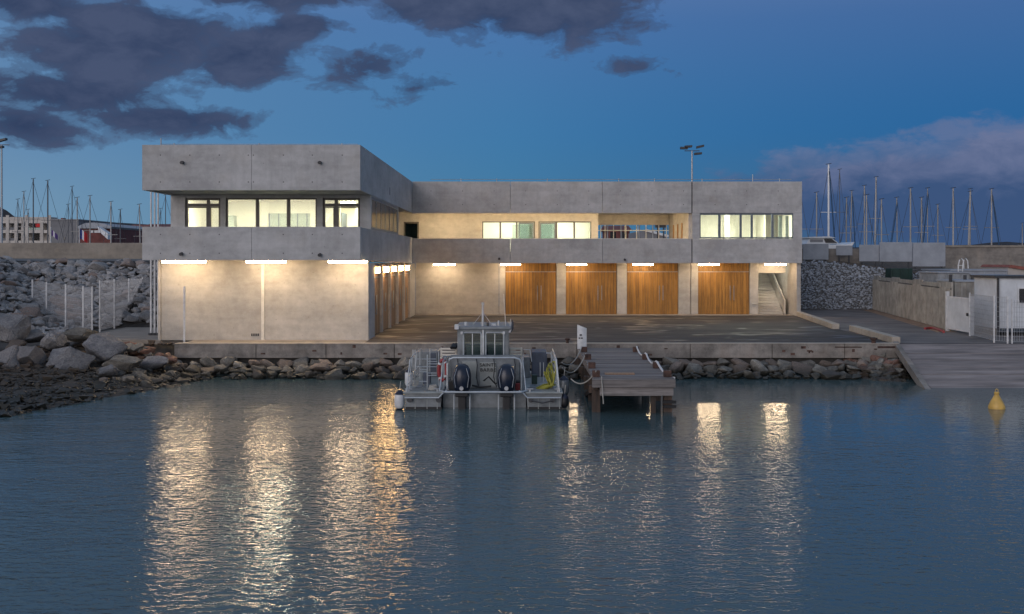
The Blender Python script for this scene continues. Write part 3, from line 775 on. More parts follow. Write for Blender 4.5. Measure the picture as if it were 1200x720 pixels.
# room inside left wing
bx('partition', 'white_room', -16.7, U(285)-.05, 54.5, 54.6, 4.21, 6.93)
bx('partition', 'white_room', -11.2, -9.6, 54.5, 54.6, 4.21, 6.93)
bx('partition', 'white_room', U(285)-.04, -11.21, 54.5, 54.6, 6.25, 6.93)
bx('blind', 'green_room', U(285)-.04, -11.21, 54.56, 54.6, 4.21, 6.24)
for k in range(5): x = -13.4+k*.5; bx('partition_frame', 'frame_blue', x, x+.05, 54.52, 54.555, 4.21, 6.24)
bx('room_floor', 'floor_room', -16.7, -7.52, 49.7, 60.4, 4.201, 4.23)
bx('room_ceiling', 'white_room', -16.7, -7.52, 49.7, 60.4, 6.88, 6.935)
bx('room_wall', 'white_room', -16.7, -7.52, 60.3, 60.41, 4.24, 6.87)
bx('room_wall', 'white_room', -16.74, -16.705, 49.7, 60.3, 4.24, 6.87)
for (x, y) in ((-15, 51.3), (-12.4, 51.3), (-9.4, 51.3), (-15, 57), (-9.4, 55), (-9.4, 58.4)):
    bx('ceiling_light', 'panel_glow', x-.55, x+.55, y-.3, y+.3, 6.84, 6.878)
for y0_ in (50.8, 53.4, 56.0, 58.6): bx('roller_blind', 'green_room', -7.47, -7.45, y0_-.9, y0_+.9, 6.3, 6.83)

for (x, w_, h_, m_) in ((-15.6, .5, 6.1, 'green_room'), (-10.6, .9, 6.2, 'white_room')):
    bx('cupboard', m_, x, x+w_, 53.9, 54.49, 4.24, h_)
bx('notice_board', 'frame_blue', -9.6-.0, -9.56, 54.8, 56.4, 5.4, 6.3)
bx('column', 'white_room', -8.4, -8.1, 52.0, 52.3, 4.24, 6.87)
# ------------- rear wing
V = lambda px: (px-610)/17.65
js = [-7.19, V(598), V(706), V(811), 18.7]
for i in range(4):
    a, b = js[i]+(.01 if i in (1, 2) else .035 if i == 3 else 0), js[i+1]-(.01 if i < 2 else .035 if i == 2 else 0)
    bx('concrete_panel', 'conc', a, b, 68, 68.3, 6.86, 8.96, bevel=.03 if i == 3 else .01)
    bx('concrete_panel', 'conc', a, b, 68, 68.28, 3.54, 5.15, bevel=.01)
bx('joint_recess', 'metal_dark', V(811)-.034, V(811)+.034, 68.10, 68.2, 6.87, 8.95)
bx('joint_recess', 'metal_dark', V(811)-.034, V(811)+.034, 68.10, 68.2, 3.55, 5.14)
bx('coping', 'strip', -7.18, V(806), 68.0, 68.26, 5.152, 5.18)
bx('roof_slab', 'conc', -16.7, 18.6, 70.31, 77.5, 8.5, 8.66)
bx('roof_slab', 'conc', -7.49, 18.6, 68.31, 70.3, 8.5, 8.66)
bx('concrete_panel', 'conc', 18.4, 18.7, 68.31, 78, 6.86, 8.96)
bx('concrete_panel', 'conc', 18.4, 18.7, 68.29, 78, 3.54, 5.15)
bx('concrete_panel', 'conc', -17, 18.39, 77.5, 77.8, 6.86, 8.96)
bx('soffit', 'conc', -7.49, 18.39, 68.31, 77.49, 7.16, 7.3)
bx('soffit', 'conc', -16.7, -7.5, 67.99, 77.49, 7.16, 7.3)
bx('floor_slab', 'conc', -7.5, 15.9, 68.29, 77.4, 3.60, 4.2)
bx('floor_slab', 'conc', -16.7, -7.51, 70.01, 77.4, 3.60, 4.2)
bx('floor_slab', 'conc', 15.91, 18.39, 68.29, 70.0, 3.60, 4.2)
bx('terrace_pier', 'conc', V(811), V(820), 68.0, 68.28, 5.152, 6.858)  # plain concrete pier between open terrace and right room windows
bx('pier', 'conc', V(929.5), 18.7, 68.0, 68.28, 5.152, 6.858)
G = lambda px: (px-610)/17.14
wl = [(481, 584.5), (585, 592), (652, 663), (723, 734.5), (795, 809), (809.8, 818), (878.5, 888.5)]
for i, (a, b) in enumerate(wl):
    bx('wall' if b-a > 12 else 'pier', 'conc_wall', G(a) if i else -7.18, G(b), 70-(.06 if i == 1 else 0), 70.3, 0, 3.595)
for i, (a, b) in enumerate([(592, 652), (663, 723), (734.5, 795), (818, 878.5)]):
    timber_door('x', G(a)+.02, G(b)-.02, 70.06, 3.56, 17, .667 if i != 3 else .66)
bx('wall', 'conc_wall', G(592)-.3, G(878), 70.32, 70.5, 0, 3.59)
# stair niche
bx('lintel', 'conc_wall', G(888.6), 18.1, 70, 70.3, 2.86, 3.595)
bx('wall', 'conc_wall', 18.42, 18.69, 68.3, 78, 0, 3.53)
bx('wall', 'conc_wall', 15.95, 16.25, 70.51, 77.4, 0, 4.1)
bx('wall', 'conc_wall', 16.26, 18.41, 77.1, 77.4, 0, 6.8)
stair = MB().prism([(70.35, .0), (70.35, .02), (75.6, 3.0), (75.6, 2.7), (70.9, .0)], 'x', 16.27, 18.05).build('staircase', M['conc_wall'], B)
for i in range(17):
    MB().box(16.28, 18.04, 70.3+i*.30, 70.3+i*.30+.36, .172*i+.02, .172*(i+1)).build('step', M['conc_wall'], stair, bevel=.012, bseg=1)
bal = MB().prism([(70.1, .0), (75.4, 2.95), (75.4, 3.95), (70.1, 1.0)], 'x', 18.06, 18.14).build('balustrade', M['conc_wall'], B)
MB().tube([(18.02, 70.2, .95), (18.02, 75.3, 3.82)], .025, 6).build('handrail', M['metal'], bal)
MB().tube([(G(881), 69.93, .78), (G(888), 69.93, .78)], .04, 6).build('door_stay', M['metal'], B)
# upper recessed wall
H = lambda px: (px-610)/16.9
bx('wall', 'conc_wall', -16.6, H(473), 71, 71.2, 4.2, 7.155)
bx('wall', 'conc_wall', H(491), H(565), 71, 71.2, 4.2, 7.155)
bx('wall', 'conc_wall', H(627), H(631), 71, 71.2, 4.2, 6.42)
bx('wall', 'conc_wall', H(693), H(701), 71, 71.2, 4.2, 7.155)
bx('wall', 'conc_wall', H(473), H(491), 71, 71.2, 6.40, 7.155)
bx('wall', 'conc_wall', H(565), H(693), 71, 71.2, 6.43, 7.155)
fr = frame_rect(H(473), H(491), 4.22, 6.398, 71.03, .12, name='glazed_door', glass='glass_dark')
Uw = frame_rect(H(565), H(627), 4.22, 6.425, 71.03, .08, mull=((H(586.3), .12), (H(605.5), .12)))
Uw2 = frame_rect(H(631), H(693), 4.22, 6.425, 71.03, .08, mull=((H(652), .12), (H(673), .12)))
frame_rect(H(607.5), H(625.5), 4.3, 6.33, 70.97, .09, .06, m='frame_blue', name='glazed_door', glass='glass_dark')
frame_rect(H(632.5), H(651), 4.3, 6.33, 70.97, .09, .06, m='frame_blue', name='glazed_door', glass='glass_dark')
# rooms behind
bx('room_wall', 'white_room', -2.9, 5.0, 74.6, 74.7, 4.2, 7.155)
bx('room_wall', 'white_room', -3.0, -2.91, 71.21, 74.7, 4.2, 7.155)
bx('room_wall', 'white_room', 5.01, 5.1, 71.21, 77.4, 4.2, 7.155)
bx('room_wall', 'white_room', .95, 1.2, 71.21, 74.59, 4.2, 7.155)
bx('wardrobe', 'green_room', -.6, .6, 74.2, 74.59, 4.21, 6.3)
bx('wardrobe', 'green_room', 1.5, 2.3, 74.2, 74.59, 4.21, 6.3)
bx('room_wall', 'green_room', -9, -6, 73.2, 73.3, 4.2, 7.155)
for x in (-1.2, 3.2): bx('ceiling_light', 'panel_glow_cool', x-.7, x+.7, 72.2, 72.8, 7.10, 7.158)
# open terrace behind
bx('wall', 'conc_wall', 11.2, 11.4, 68.31, 77.4, 4.2, 7.155)
for d_ in (74.9, 72.9, 71.0): bx('slot_window', 'timber', 11.17, 11.2, d_-.24, d_+.24, 4.4, 6.3)
bx('beam', 'conc_wall', H(701), 11.19, 77.0, 77.25, 6.38, 7.155)
bx('wall', 'conc_wall', 5.11, 5.35, 71.21, 77.4, 4.2, 7.155)
rg = MB()
for px in (704, 709, 719, 732.5, 733.5, 746, 757, 772, 781): rg.box((px-610)*77.1/1200-.03, (px-610)*77.1/1200+.03, 77.05, 77.12, 4.2, 6.37)
rg.box(5.4, 11.18, 77.06, 77.11, 5.93, 6.0); rg.box(5.4, 11.18, 77.06, 77.11, 5.3, 5.34)
rg.build('terrace_screen', M['white_metal'], B)
# right room
frame_rect(V(819.5), V(930.5), 5.17, 6.845, 68.03, .10, .12, 'frame_blue', mull=((V(843.3), .16), (V(868.2), .14), (V(881.3), .14), (V(905.5), .15)))
bx('lintel', 'conc', V(820), V(929.5), 68.16, 68.29, 6.80, 6.858)
bx('room_wall', 'white_room', 11.41, 18.38, 73.4, 73.5, 4.2, 7.155)
bx('room_wall', 'white_room', 18.3, 18.38, 68.3, 73.39, 4.2, 7.155)
bx('room_wall', 'white_room', 16.9, 17.0, 71, 73.39, 4.2, 7.155)
for x in (13.2, 15.8): bx('ceiling_light', 'panel_glow_cool', x-.8, x+.8, 69.0, 69.6, 7.10, 7.158)
bx('room_wall', 'white_room', 11.41, 11.5, 68.3, 73.39, 4.2, 7.155)
for (x, w_, h_) in ((12.0, .8, 6.0), (14.6, .7, 6.2)): bx('cupboard', 'white_room', x, x+w_, 72.9, 73.39, 4.21, h_)
bx('column', 'white_room', 14.1, 14.4, 70.6, 70.9, 4.21, 7.15)
for x in (17.3, 17.75): bx('curtain', 'green_room', x, x+.22, 68.6, 68.66, 4.3, 6.7)
# terrace lamps on the soffit, tucked behind the band
for x in (-5.6, -2.0, 1.6, 5.2, 8.6): bx('unseen_soffit_light', 'terrace_glow', x-.6, x+.6, 68.36, 68.50, 7.05, 7.12)
for x in (6.6, 9.4): bx('unseen_soffit_light', 'terrace_glow', x-.5, x+.5, 73.8, 73.9, 7.14, 7.158)  # extra lamps added out of view to brighten the open terrace recess
# tube lights
def tube_light(x0, x1, y0, y1, z):
    h = MB().box(x0-.02, x1+.02, y0+.001, y1, z+.045, z+.075).build('wall_light', M['white_metal'], B)
    MB().box(x0, x1, y0, y1-.02, z-.045, z+.042).build('tube', M['tube'], h)
for px0, px1 in ((190, 241), (289, 335), (385, 430)):
    tube_light((px0-610)*46.9/1200, (px1-610)*46.9/1200, 46.82, 46.98, 3.685)
for px0, px1 in ((508, 533), (587, 610), (664, 687.5), (742, 765.5), (819, 843), (897, 921)):
    tube_light((px0-610)/17.45, (px1-610)/17.45, 68.75, 68.92, 3.44)
for d_ in (50.9, 54.3, 57.6, 61.0, 64.4):
    h = MB().box(-7.17 if d_ < 52 else -7.21, -7.02, d_-.5, d_+.5, 3.40, 3.46).build('wall_light', M['white_metal'], B)
    MB().box(-7.15 if d_ < 52 else -7.19, -7.04, d_-.45, d_+.45, 3.12, 3.398).build('tube', M['tube_warm'], h)
# details: spouts, tie holes, roof line
for (px, py, d) in ((214, 191, 46), (375, 191, 46), (213, 298, 46), (375, 299, 46), (585, 303.5, 68), (732, 304.5, 68)):
    x, z = PX(px, d), PZ(py, d); MB().cyl((x, d-.18, z-.01), (x, d+.02, z+.02), .075, n=10).build('drain_spout', M['metal_dark'], B)
mb = MB()
for py in (182, 213.5):
    for px in (188, 222.5, 257, 291, 297, 332, 366, 401): mb.cyl((PX(px, 46), 45.998, PZ(py, 46)), (PX(px, 46), 46.02, PZ(py, 46)), .028, n=8)
for py in (275, 297):
    for px in (188, 222.5, 257, 332, 366, 401): mb.cyl((PX(px, 46), 45.998, PZ(py, 46)), (PX(px, 46), 46.02, PZ(py, 46)), .028, n=8)
for py in (224, 240):
    for px in range(505, 930, 37): mb.cyl((PX(px, 68), 67.998, PZ(py, 68)), (PX(px, 68), 68.02, PZ(py, 68)), .03, n=8)
th = mb.build('tie_holes', M['metal_dark'], B); th['kind'] = 'stuff'
for px, py in ((194, 371), (200, 352)): pass
bx('slot_vent', 'metal_dark', -7.205, -7.19, 56.3, 56.5, 7.35, 7.75)
mb = MB()
mb.tube([(-16.5, 47, 9.08), (-7.5, 47, 9.08), (-7.5, 68.8, 9.08)], .014, 5); mb.build('roof_cable', M['metal'], B)
mb = MB(); mb.tube([(-6, 68.8, 9.16), (18.2, 68.8, 9.16)], .016, 5); mb.build('roof_cable', M['metal'], B)
for x in (-16.5, -15.9, -12, -8.2): MB().cyl((x, 47, 8.7), (x, 47, 9.12 if x > -16.4 else 9.35), .03, n=6).build('roof_post', M['metal'], B)
for x in (-4, -1.6, 1.8, 6.6, 9.0, 12.2, 15.6, 17.4): MB().cyl((x, 68.8, 8.6), (x, 68.8, 9.22 if x != 15.6 else 9.5), .03, n=6).build('roof_post', M['metal'], B)

# ================================================================== LEFT SIDE THINGS
bw = MB().box(-95, -17.02, 70.1, 71.2, 2.5, 4.92).build('breakwater_wall', M['conc_dull'], origin=(-50, 70.5, 0), bevel=.02)
tag(bw, 'long dull concrete breakwater wall running left from the building', 'wall')
for px, lab in ((177, 'leftmost of the three white flagpoles beside the building'), (181.3, 'middle of the three white flagpoles beside the building'), (185.3, 'rightmost of the three white flagpoles, nearest the concrete wall')):
    x = PX(px, 51.2); f = empty('flagpole', (x, 51.2, 0), lab, 'flagpole', 'three white flagpoles by the building corner')
    MB().cyl((x, 51.2, 0), (x, 51.2, 7.7), .055, .04, 8).build('pole', M['white_metal'], f, smooth=True)
    MB().cyl((x, 51.2, 0), (x, 51.2, .12), .14, .14, 8).build('base', M['metal_dark'], f)

def mesh_fence(name, posts, h, label, cat='fence', zs=None, wr=1.0, pr=.035, vstep=.11, panel=True):
    P = [Vector(p) for p in posts]; f = empty(name, P[0], label, cat)
    for p in P: MB().box(p.x-pr, p.x+pr, p.y-pr, p.y+pr, p.z, p.z+h).build('post', M['white_metal'], f)
    for a, b in zip(P[:-1], P[1:]):
        mb = MB(); L = (b-a).length; nn = int(L/vstep)
        up = Vector((0, 0, 1))
        for i in range(1, nn):
            q_ = a.lerp(b, i/nn); mb.beam(q_+up*.1, q_+up*(h-.05), .011*wr, .011*wr)
        k = 0.1
        while k < h: mb.beam(a+up*k, b+up*k, .012*wr, .012*wr); k += .22
        o = mb.build('wire_panel', M['metal'], f)
    return f
mesh_fence('wire_fence', [(PX(38, 58), 58, .2), (PX(54.5, 56.6), 56.6, .1), (PX(77, 55), 55, .0), (PX(97.5, 53.6), 53.6, -.05), (PX(108, 52.6), 52.6, -.05)], 2.45, 'wire mesh fence with white posts below the rock bank')
mesh_fence('wire_fence', [(PX(117, 53.4), 53.4, 0), (PX(134, 56.2), 56.2, 0), (PX(151, 59), 59, 0), (PX(167, 62.3), 62.3, 0)], 2.7, 'wire mesh fence receding behind the pale path')
mesh_fence('wire_fence', [(PX(187.5, 48.5), 48.5, 0), (PX(216, 46.3), 46.3, 0.02)], 2.55, 'short wire fence panel ending in a lone post before the lit wall', wr=.35)

# light mast far left
def flood_mast(px, py, d, label, heads, z0=-1):
    x = PX(px, d); z1 = PZ(py, d)
    f = empty('floodlight_mast', (x, d, z0), label, 'light mast')
    MB().cyl((x, d, z0), (x, d, z1), .13, .07, 8).build('pole', M['metal'], f, smooth=True)
    MB().beam((x-.7, d, z1), (x+.7, d, z1), .07, .07).build('crossarm', M['metal_dark'], f)
    for (ox, oz, tl) in heads:
        MB().prism([(-.34+ox, oz-.09), (.34+ox, oz-.02+tl), (.34+ox, oz+.16+tl), (-.34+ox, oz+.12)], 'y', d-.22, d+.22)
        mb = MB(); mb.prism([(x-.34+ox, z1+oz-.09), (x+.34+ox, z1+oz-.02+tl), (x+.34+ox, z1+oz+.16+tl), (x-.34+ox, z1+oz+.12)], 'y', d-.22, d+.22)
        mb.build('floodlight', M['metal_dark'], f)
    return f
flood_mast(811, 177, 95, 'tall floodlight mast rising behind the rear wing', ((-.75, .25, -.08), (.75, .3, .1), (.55, -.3, 0), (-.35, .35, 0)))
flood_mast(2, 170, 95, 'tall floodlight mast at the left frame edge', ((.1, .35, .12), (-.2, -.25, 0)))

# ================================================================== SAILBOATS
def sailboat(px, top, d, label, matk='mast', r=.10, hl=9, heading=0.0, furl=None, group=None, spreader=True, lean=0.0, stays=True):
    x = PX(px, d); zt = PZ(top, d); z0 = -1.3
    f = empty('sailboat', (x, d, z0), label, 'sailboat', group)
    ca, sa = math.cos(heading), math.sin(heading)
    def tr(u, v, z): return (x+u*ca-v*sa, d+u*sa+v*ca, z)
    st_ = [(-hl*.45, 1.1, .9), (-hl*.2, 1.45, .95), (hl*.1, 1.4, 1.05), (hl*.35, .85, 1.15), (hl*.52, .06, 1.3)]
    vs = []; fs_ = []
    for (u, w_, h_) in st_:
        vs += [tr(u, -w_, z0+h_), tr(u, -w_*.8, z0+.1), tr(u, 0, z0-.35), tr(u, w_*.8, z0+.1), tr(u, w_, z0+h_)]
    for k in range(len(st_)-1):
        for i in range(4): a = k*5+i; fs_.append((a, a+1, a+6, a+5))
        fs_.append((k*5+4, k*5, k*5+5, k*5+9))
    fs_.append((0, 1, 2, 3, 4)); n5 = (len(st_)-1)*5; fs_.append((n5+4, n5+3, n5+2, n5+1, n5))
    MB().add(vs, fs_).build('hull', M['hull_white'], f, smooth=True)
    c = MB(); c.add([tr(u, v, z) for (u, v, z) in ((-1.8, -.9, z0+.95), (2.2, -.7, z0+1.05), (2.2, .7, z0+1.05), (-1.8, .9, z0+.95), (-1.6, -.75, z0+1.5), (1.4, -.5, z0+1.5), (1.4, .5, z0+1.5), (-1.6, .75, z0+1.5))],
                 [(0, 1, 5, 4), (1, 2, 6, 5), (2, 3, 7, 6), (3, 0, 4, 7), (4, 5, 6, 7)]); c.build('cabin', M['hull_white'], f)
    xt = x+lean
    MB().cyl((x, d, z0+1.0), (xt, d, zt), r*.82, r*.6, 8).build('mast', M[matk], f, smooth=True)
    MB().tube([(x, d, z0+2.2), tr(-hl*.40, 0, z0+2.2)], r*.9, 6).build('boom', M['blue_sail'] if random.random() < .5 else M['fender'], f)
    if spreader:
        hh = z0+1+(zt-z0-1)*.55; tt = .55; xm = x+lean*tt
        for fr_ in (.38, .66): zz = z0+1+(zt-z0-1)*fr_; MB().beam((x+lean*fr_-.7, d, zz), (x+lean*fr_+.7, d, zz), .05, .05).build('spreader', M[matk], f)
    if stays:
        bow = tr(hl*.5, 0, z0+1.3); stn = tr(-hl*.45, 0, z0+1.0)
        MB().tube([(xt, d, zt-.3), bow], .018, 4).build('forestay', M['metal_dark'], f)
        MB().tube([(xt, d, zt-.1), stn], .018, 4).build('backstay', M['metal_dark'], f)
    MB().cyl((xt-.25, d, zt+.02), (xt+.25, d, zt+.10), .03, n=5).build('wind_vane', M['metal_dark'], f)
    if furl:
        MB().tube([(xt+.05, d-.05, zt-.6), (x+furl, d-.05, z0+2.0)], .06, 6).build('furled_sail', M['blue_sail'], f)
    return f
R_ = [(938, 225, 100, 'slim bare mast just right of the rear wing corner', 'mast', .07, None, 0),
      (957, 226, 104, 'bare grey mast standing left of the tall white mast', 'mast', .10, None, 0),
      (971, 193, 92, 'thick white mast, tallest of all, rising over the motor yacht', 'mast_white', .13, .9, 0),
      (984, 199, 118, 'thin dark mast right of the tallest white mast', 'mast_dark', .07, None, 0),
      (991, 232, 100, 'short pale mast before a dark-topped one', 'mast', .09, None, -.1),
      (995, 224, 112, 'mast with a dark head leaning over its short pale neighbour', 'mast', .10, .9, -.3),
      (1013, 218, 108, 'left one of two masts almost touching, over the left edge of the large boards', 'mast', .10, None, 0),
      (1015.5, 229, 96, 'right one of two masts almost touching, the lower of the two', 'mast', .10, None, 0),
      (1024.5, 208, 108, 'tall mast with a dark slim topmast over the large boards', 'mast', .13, None, -.2),
      (1033, 234, 96, 'short sturdy mast just right of the one with a slim dark topmast', 'mast', .10, None, 0),
      (1052, 232, 108, 'short mast with a dark stay slanting down left of it', 'mast', .09, -1.4, .1),
      (1067, 221, 100, 'straight mast with a dark head over the middle of the large boards', 'mast', .12, None, 0),
      (1080, 232, 104, 'short grey mast left of one with a blue furled sail', 'mast', .12, None, 0),
      (1087, 221, 104, 'slim mast with a blue furled sail along its left side', 'mast', .07, -1.0, 0),
      (1099, 240, 118, 'low mast above the right edge of the large boards', 'mast', .12, None, 0),
      (1117, 221, 96, 'straight pale mast standing alone right of the large boards', 'mast', .11, None, 0),
      (1133, 225, 100, 'leaning pale mast, left one of a close pair', 'mast', .14, None, -.35),
      (1137, 222, 108, 'upright slim mast, right one of a close pair', 'mast', .08, None, 0),
      (1162, 222, 98, 'mast with a dark blue furled sail slanting down to its right', 'mast', .11, 1.3, 0),
      (1198, 262, 150, 'tiny far mast at the right frame edge', 'mast', .10, None, 0)]
for (px, t_, d, lab, mk_, r, fu, ln) in R_:
    sailboat(px, t_, d, lab, mk_, r, 9, random.choice((1.57, -1.57, 1.4, 1.75)), fu, 'sailboats moored behind the right harbour wall', lean=-ln, stays=True)
L_ = [(21, 234, 120, 'thin low mast before the apartment balconies', 'mast_dark', .07, 0),
      (28, 225, 120, 'slim mast left of the tallest dark mast by the apartments', 'mast', .09, 0),
      (39, 210, 112, 'tall dark mast before the middle of the apartment block', 'mast_dark', .10, 0),
      (56, 212, 110, 'tall mast at the right end of the apartment block', 'mast_dark', .11, 0),
      (33, 246, 130, 'stubby mast between two tall dark masts', 'mast', .08, 0),
      (80, 240, 120, 'thin dark mast with a radar before the grey building', 'mast_dark', .06, 0),
      (84.5, 219, 125, 'tall slim mast over the right part of the grey building', 'mast_dark', .09, 0),
      (90.5, 232, 112, 'pale mast beside the tricolour flag', 'mast', .10, 0),
      (105.5, 230, 112, 'grey mast before the brown-red building', 'mast', .10, 0),
      (130, 237, 108, 'mast with a small lamp head left of the red roofed house', 'mast', .11, 0),
      (141, 246, 118, 'low tapered mast before the red roofed house', 'mast_dark', .10, 0),
      (165.5, 240, 110, 'mast close to the left edge of the concrete building', 'mast', .10, -.2),
      (194, 229, 112, 'mast seen under the roof overhang right of the flagpoles', 'mast_dark', .07, 0),
      (188, 245, 130, 'faint low mast seen under the roof overhang', 'mast_dark', .05, 0)]
for (px, t_, d, lab, mk_, r, ln) in L_:
    sailboat(px, t_, d, lab, mk_, r, 9, random.choice((1.57, -1.57, 1.2)), None, 'sailboats moored behind the breakwater', lean=ln)
for (px, t_, d, lab) in [(712, 258, 110, 'bare mast seen at the left of the open terrace'), (728, 256, 104, 'thick mast seen through the open terrace beside the left posts'),
                         (749, 258, 106, 'mast seen through the middle of the open terrace'), (765, 259, 112, 'mast seen through the open terrace near the dark board')]:
    sailboat(px, t_, d, lab, 'mast', .12, 9, 1.57, None, 'sailboats seen through the open terrace')

# ================================================================== FAR LEFT BUILDINGS
land = MB(); land.box(-180, -40, 150, 420, -3, .0); setstruct(land.build('far_quay', M['conc_dull']))
D = 165
ap = empty('apartment_block', (PX(20, D), D, 0), 'pale apartment block with open balconies at the left frame edge', 'building')
x0, x1 = PX(-60, D), PX(60, D)
zf = PZ(284, D); zm = PZ(271.5, D); zt = PZ(260, D); zr = PZ(256, D)
MB().box(x0, x1, D+2.0, D+12, 0, zr).build('wall', M['facade'], ap)
for z in (zf, zm, zt): MB().box(x0, x1, D, D+1.99, z-.25, z+.25).build('balcony_slab', M['facade'], ap)
MB().box(x0, x1, D-.05, D+2.2, zt+.26, zr+.2).build('parapet', M['facade'], ap)
for px in (-30, -12, 0.5, 9, 19, 27, 31.5, 49, 58): MB().box(PX(px, D)-.25, PX(px, D)+.25, D-.1, D-.001, 0, zr+.5 if px in (9, 31.5, 58) else zt).build('column', M['facade'], ap)
for k, px in enumerate((-20, -6, 4, 13, 35, 52)):
    for z in (zf, zm):
        w_ = MB().box(PX(px, D)-.55, PX(px, D)+.55, D+1.93, D+2.01, z+.26, z+1.55).build('window', M['window_dark'], ap)
for z in (zf, zm): MB().box(x0, PX(17, D), D+.02, D+.06, z+.26, z+.65).build('railing', M['facade_grey'], ap)
MB().box(PX(33, D), PX(47, D), D+.0, D+.05, zm+.26, zm+.62).build('awning', M['green_room'], ap)
MB().box(PX(41, D), PX(46, D), D+.2, D+.3, zm+.7, zt-.27).build('awning', M['flag_red'], ap)
D = 150
gb = empty('grey_building', (PX(76, D), D, 0), 'plain windowless grey building right of the apartment block', 'building')
MB().box(PX(60, D), PX(92, D), D, D+14, 0, PZ(258.5, D)).build('wall', M['facade_grey'], gb)
MB().box(PX(60, D)-.1, PX(92, D)+.1, D-.1, D+14.1, PZ(258.5, D), PZ(257, D)).build('roof', M['facade_grey'], gb)
MB().box(PX(64, D), PX(66.5, D), D+2, D+3, PZ(257, D), PZ(255, D)).build('chimney', M['roof_red'], gb)
MB().box(PX(75, D), PX(76.5, D), D-.03, D, PZ(282, D), PZ(278, D)).build('vent', M['window_dark'], gb)
D = 142
rb = empty('brown_building', (PX(115, D), D, 0), 'brown-red building with a shallow arched blue-grey roof behind the tricolour flag', 'building')
MB().box(PX(92, D), PX(131, D), D, D+15, 0, PZ(268, D)).build('wall', M['facade_brown'], rb)
ar = [(PX(92, D), PZ(268, D)), (PX(131, D), PZ(268, D)), (PX(133, D), PZ(266, D)), (PX(124, D), PZ(262.6, D)), (PX(112, D), PZ(261, D)), (PX(101, D), PZ(262, D)), (PX(92, D), PZ(266, D))]
MB().prism(ar, 'y', D-.5, D+15.5).build('roof', M['board'], rb)
for px in (108, 112, 117): MB().box(PX(px, D)-.3, PX(px, D)+.3, D-.04, D, PZ(273, D), PZ(270, D)).build('window', M['flag_white'], rb)
MB().prism([(PX(121, D), PZ(266, D)), (PX(133, D), PZ(274, D)), (PX(133, D), PZ(281, D)), (PX(123, D), PZ(272, D))], 'y', D-2, D-.6).build('awning', M['flag_white'], rb)
D = 185
def house(pa, pb, pw, pr_, D, lab, wall='facade_grey', roof='roof_red', nw=3, wy=None):
    h_ = empty('house', (PX((pa+pb)/2, D), D, 0), lab, 'house', 'small houses behind the breakwater')
    MB().box(PX(pa, D), PX(pb, D), D, D+9, 0, PZ(pw, D)).build('wall', M[wall], h_)
    zr0, zr1 = PZ(pw, D), PZ(pr_, D)
    MB().prism([(D-.4, zr0), (D+9.4, zr0), (D+4.5, zr1)], 'x', PX(pa, D)-.3, PX(pb, D)+.3).build('roof', M[roof], h_)
    for k in range(nw):
        xx = PX(pa+(pb-pa)*(k+.5)/nw, D); zz = PZ(wy if wy else pw+6, D)
        MB().box(xx-.4, xx+.4, D-.04, D, zz-.6, zz+.6).build('window', M['window_dark'], h_)
    return h_
house(147, 166, 269.5, 262.5, D, 'grey house with a bright red tiled roof beside the building', wy=277)
house(131, 148, 271, 265, 178, 'house with a rust-red gable roof, second from the building', 'facade', nw=2, wy=277)
house(116, 133, 270, 264, 200, 'low dull house partly behind the arched roof', 'facade_grey', nw=2)
house(168, 200, 266, 262, 230, 'far grey house seen between the flagpoles', 'facade_grey', 'facade_brown', nw=3)
hb = house(712, 738, 270, 263.5, 140, 'brown roofed boathouse seen through the terrace opening', 'facade_brown', 'facade_brown', nw=2, wy=277)
# seen through the terrace
D = 100
tb = MB(); tb.box(PX(768, D), PX(781, D), D, D+.3, PZ(267, D), PZ(260, D)); tb.cyl((PX(771, D), D+.15, -1), (PX(771, D), D+.15, PZ(267, D)), .08); tb.cyl((PX(778, D), D+.15, -1), (PX(778, D), D+.15, PZ(267, D)), .08)
tag(tb.build('notice_board', M['metal_dark'], origin=(PX(774, D), D, -1)), 'dark board on two posts seen through the terrace opening', 'board')
qq = MB(); qq.box(PX(690, 115), PX(830, 115), 108, 125, -3, PZ(284, 108)); setstruct(qq.build('inner_quay', M['conc_dull']))
D = 118
sh = empty('shed', (PX(765, D), D, 0), 'low grey shed with a sloping white edge seen through the terrace', 'shed')
MB().prism([(PX(745, D), 0), (PX(782, D), 0), (PX(782, D), PZ(277, D)), (PX(758, D), PZ(270.5, D)), (PX(745, D), PZ(272, D))], 'y', D, D+8).build('wall', M['facade_grey'], sh)
MB().beam((PX(757, D), D-.1, PZ(270, D)), (PX(783, D), D-.1, PZ(277, D)), .3, .25).build('roof_edge', M['flag_white'], sh)
# hills
def hill(name, pts_, D, base=-2):
    mb = MB(); n = len(pts_); prof = [(PX(a, D), PZ(b, D)) for a, b in pts_]
    vs = [(x, D, z) for x, z in prof]+[(x*1.15, D*1.25, max(base, z*.35)) for x, z in prof]+[(x, D-70, base) for x, z in prof]
    fs_ = [(i, i+1, n+i+1, n+i) for i in range(n-1)]+[(2*n+i, 2*n+i+1, i+1, i) for i in range(n-1)]
    mb.add(vs, fs_); return setstruct(mb.build(name, M['hill'], smooth=True))
hill('hill', [(-300, 262), (-180, 240), (-90, 222), (-40, 228), (0, 243), (8, 247), (17, 254), (40, 256), (80, 258), (120, 260), (170, 263), (240, 268), (330, 280), (420, 300)], 900)
hill('hill', [(640, 300), (700, 284), (760, 290), (900, 292), (1000, 290), (1100, 288), (1140, 287), (1160, 284.5), (1180, 283.5), (1200, 285), (1260, 282), (1400, 270), (1600, 262)], 1300)
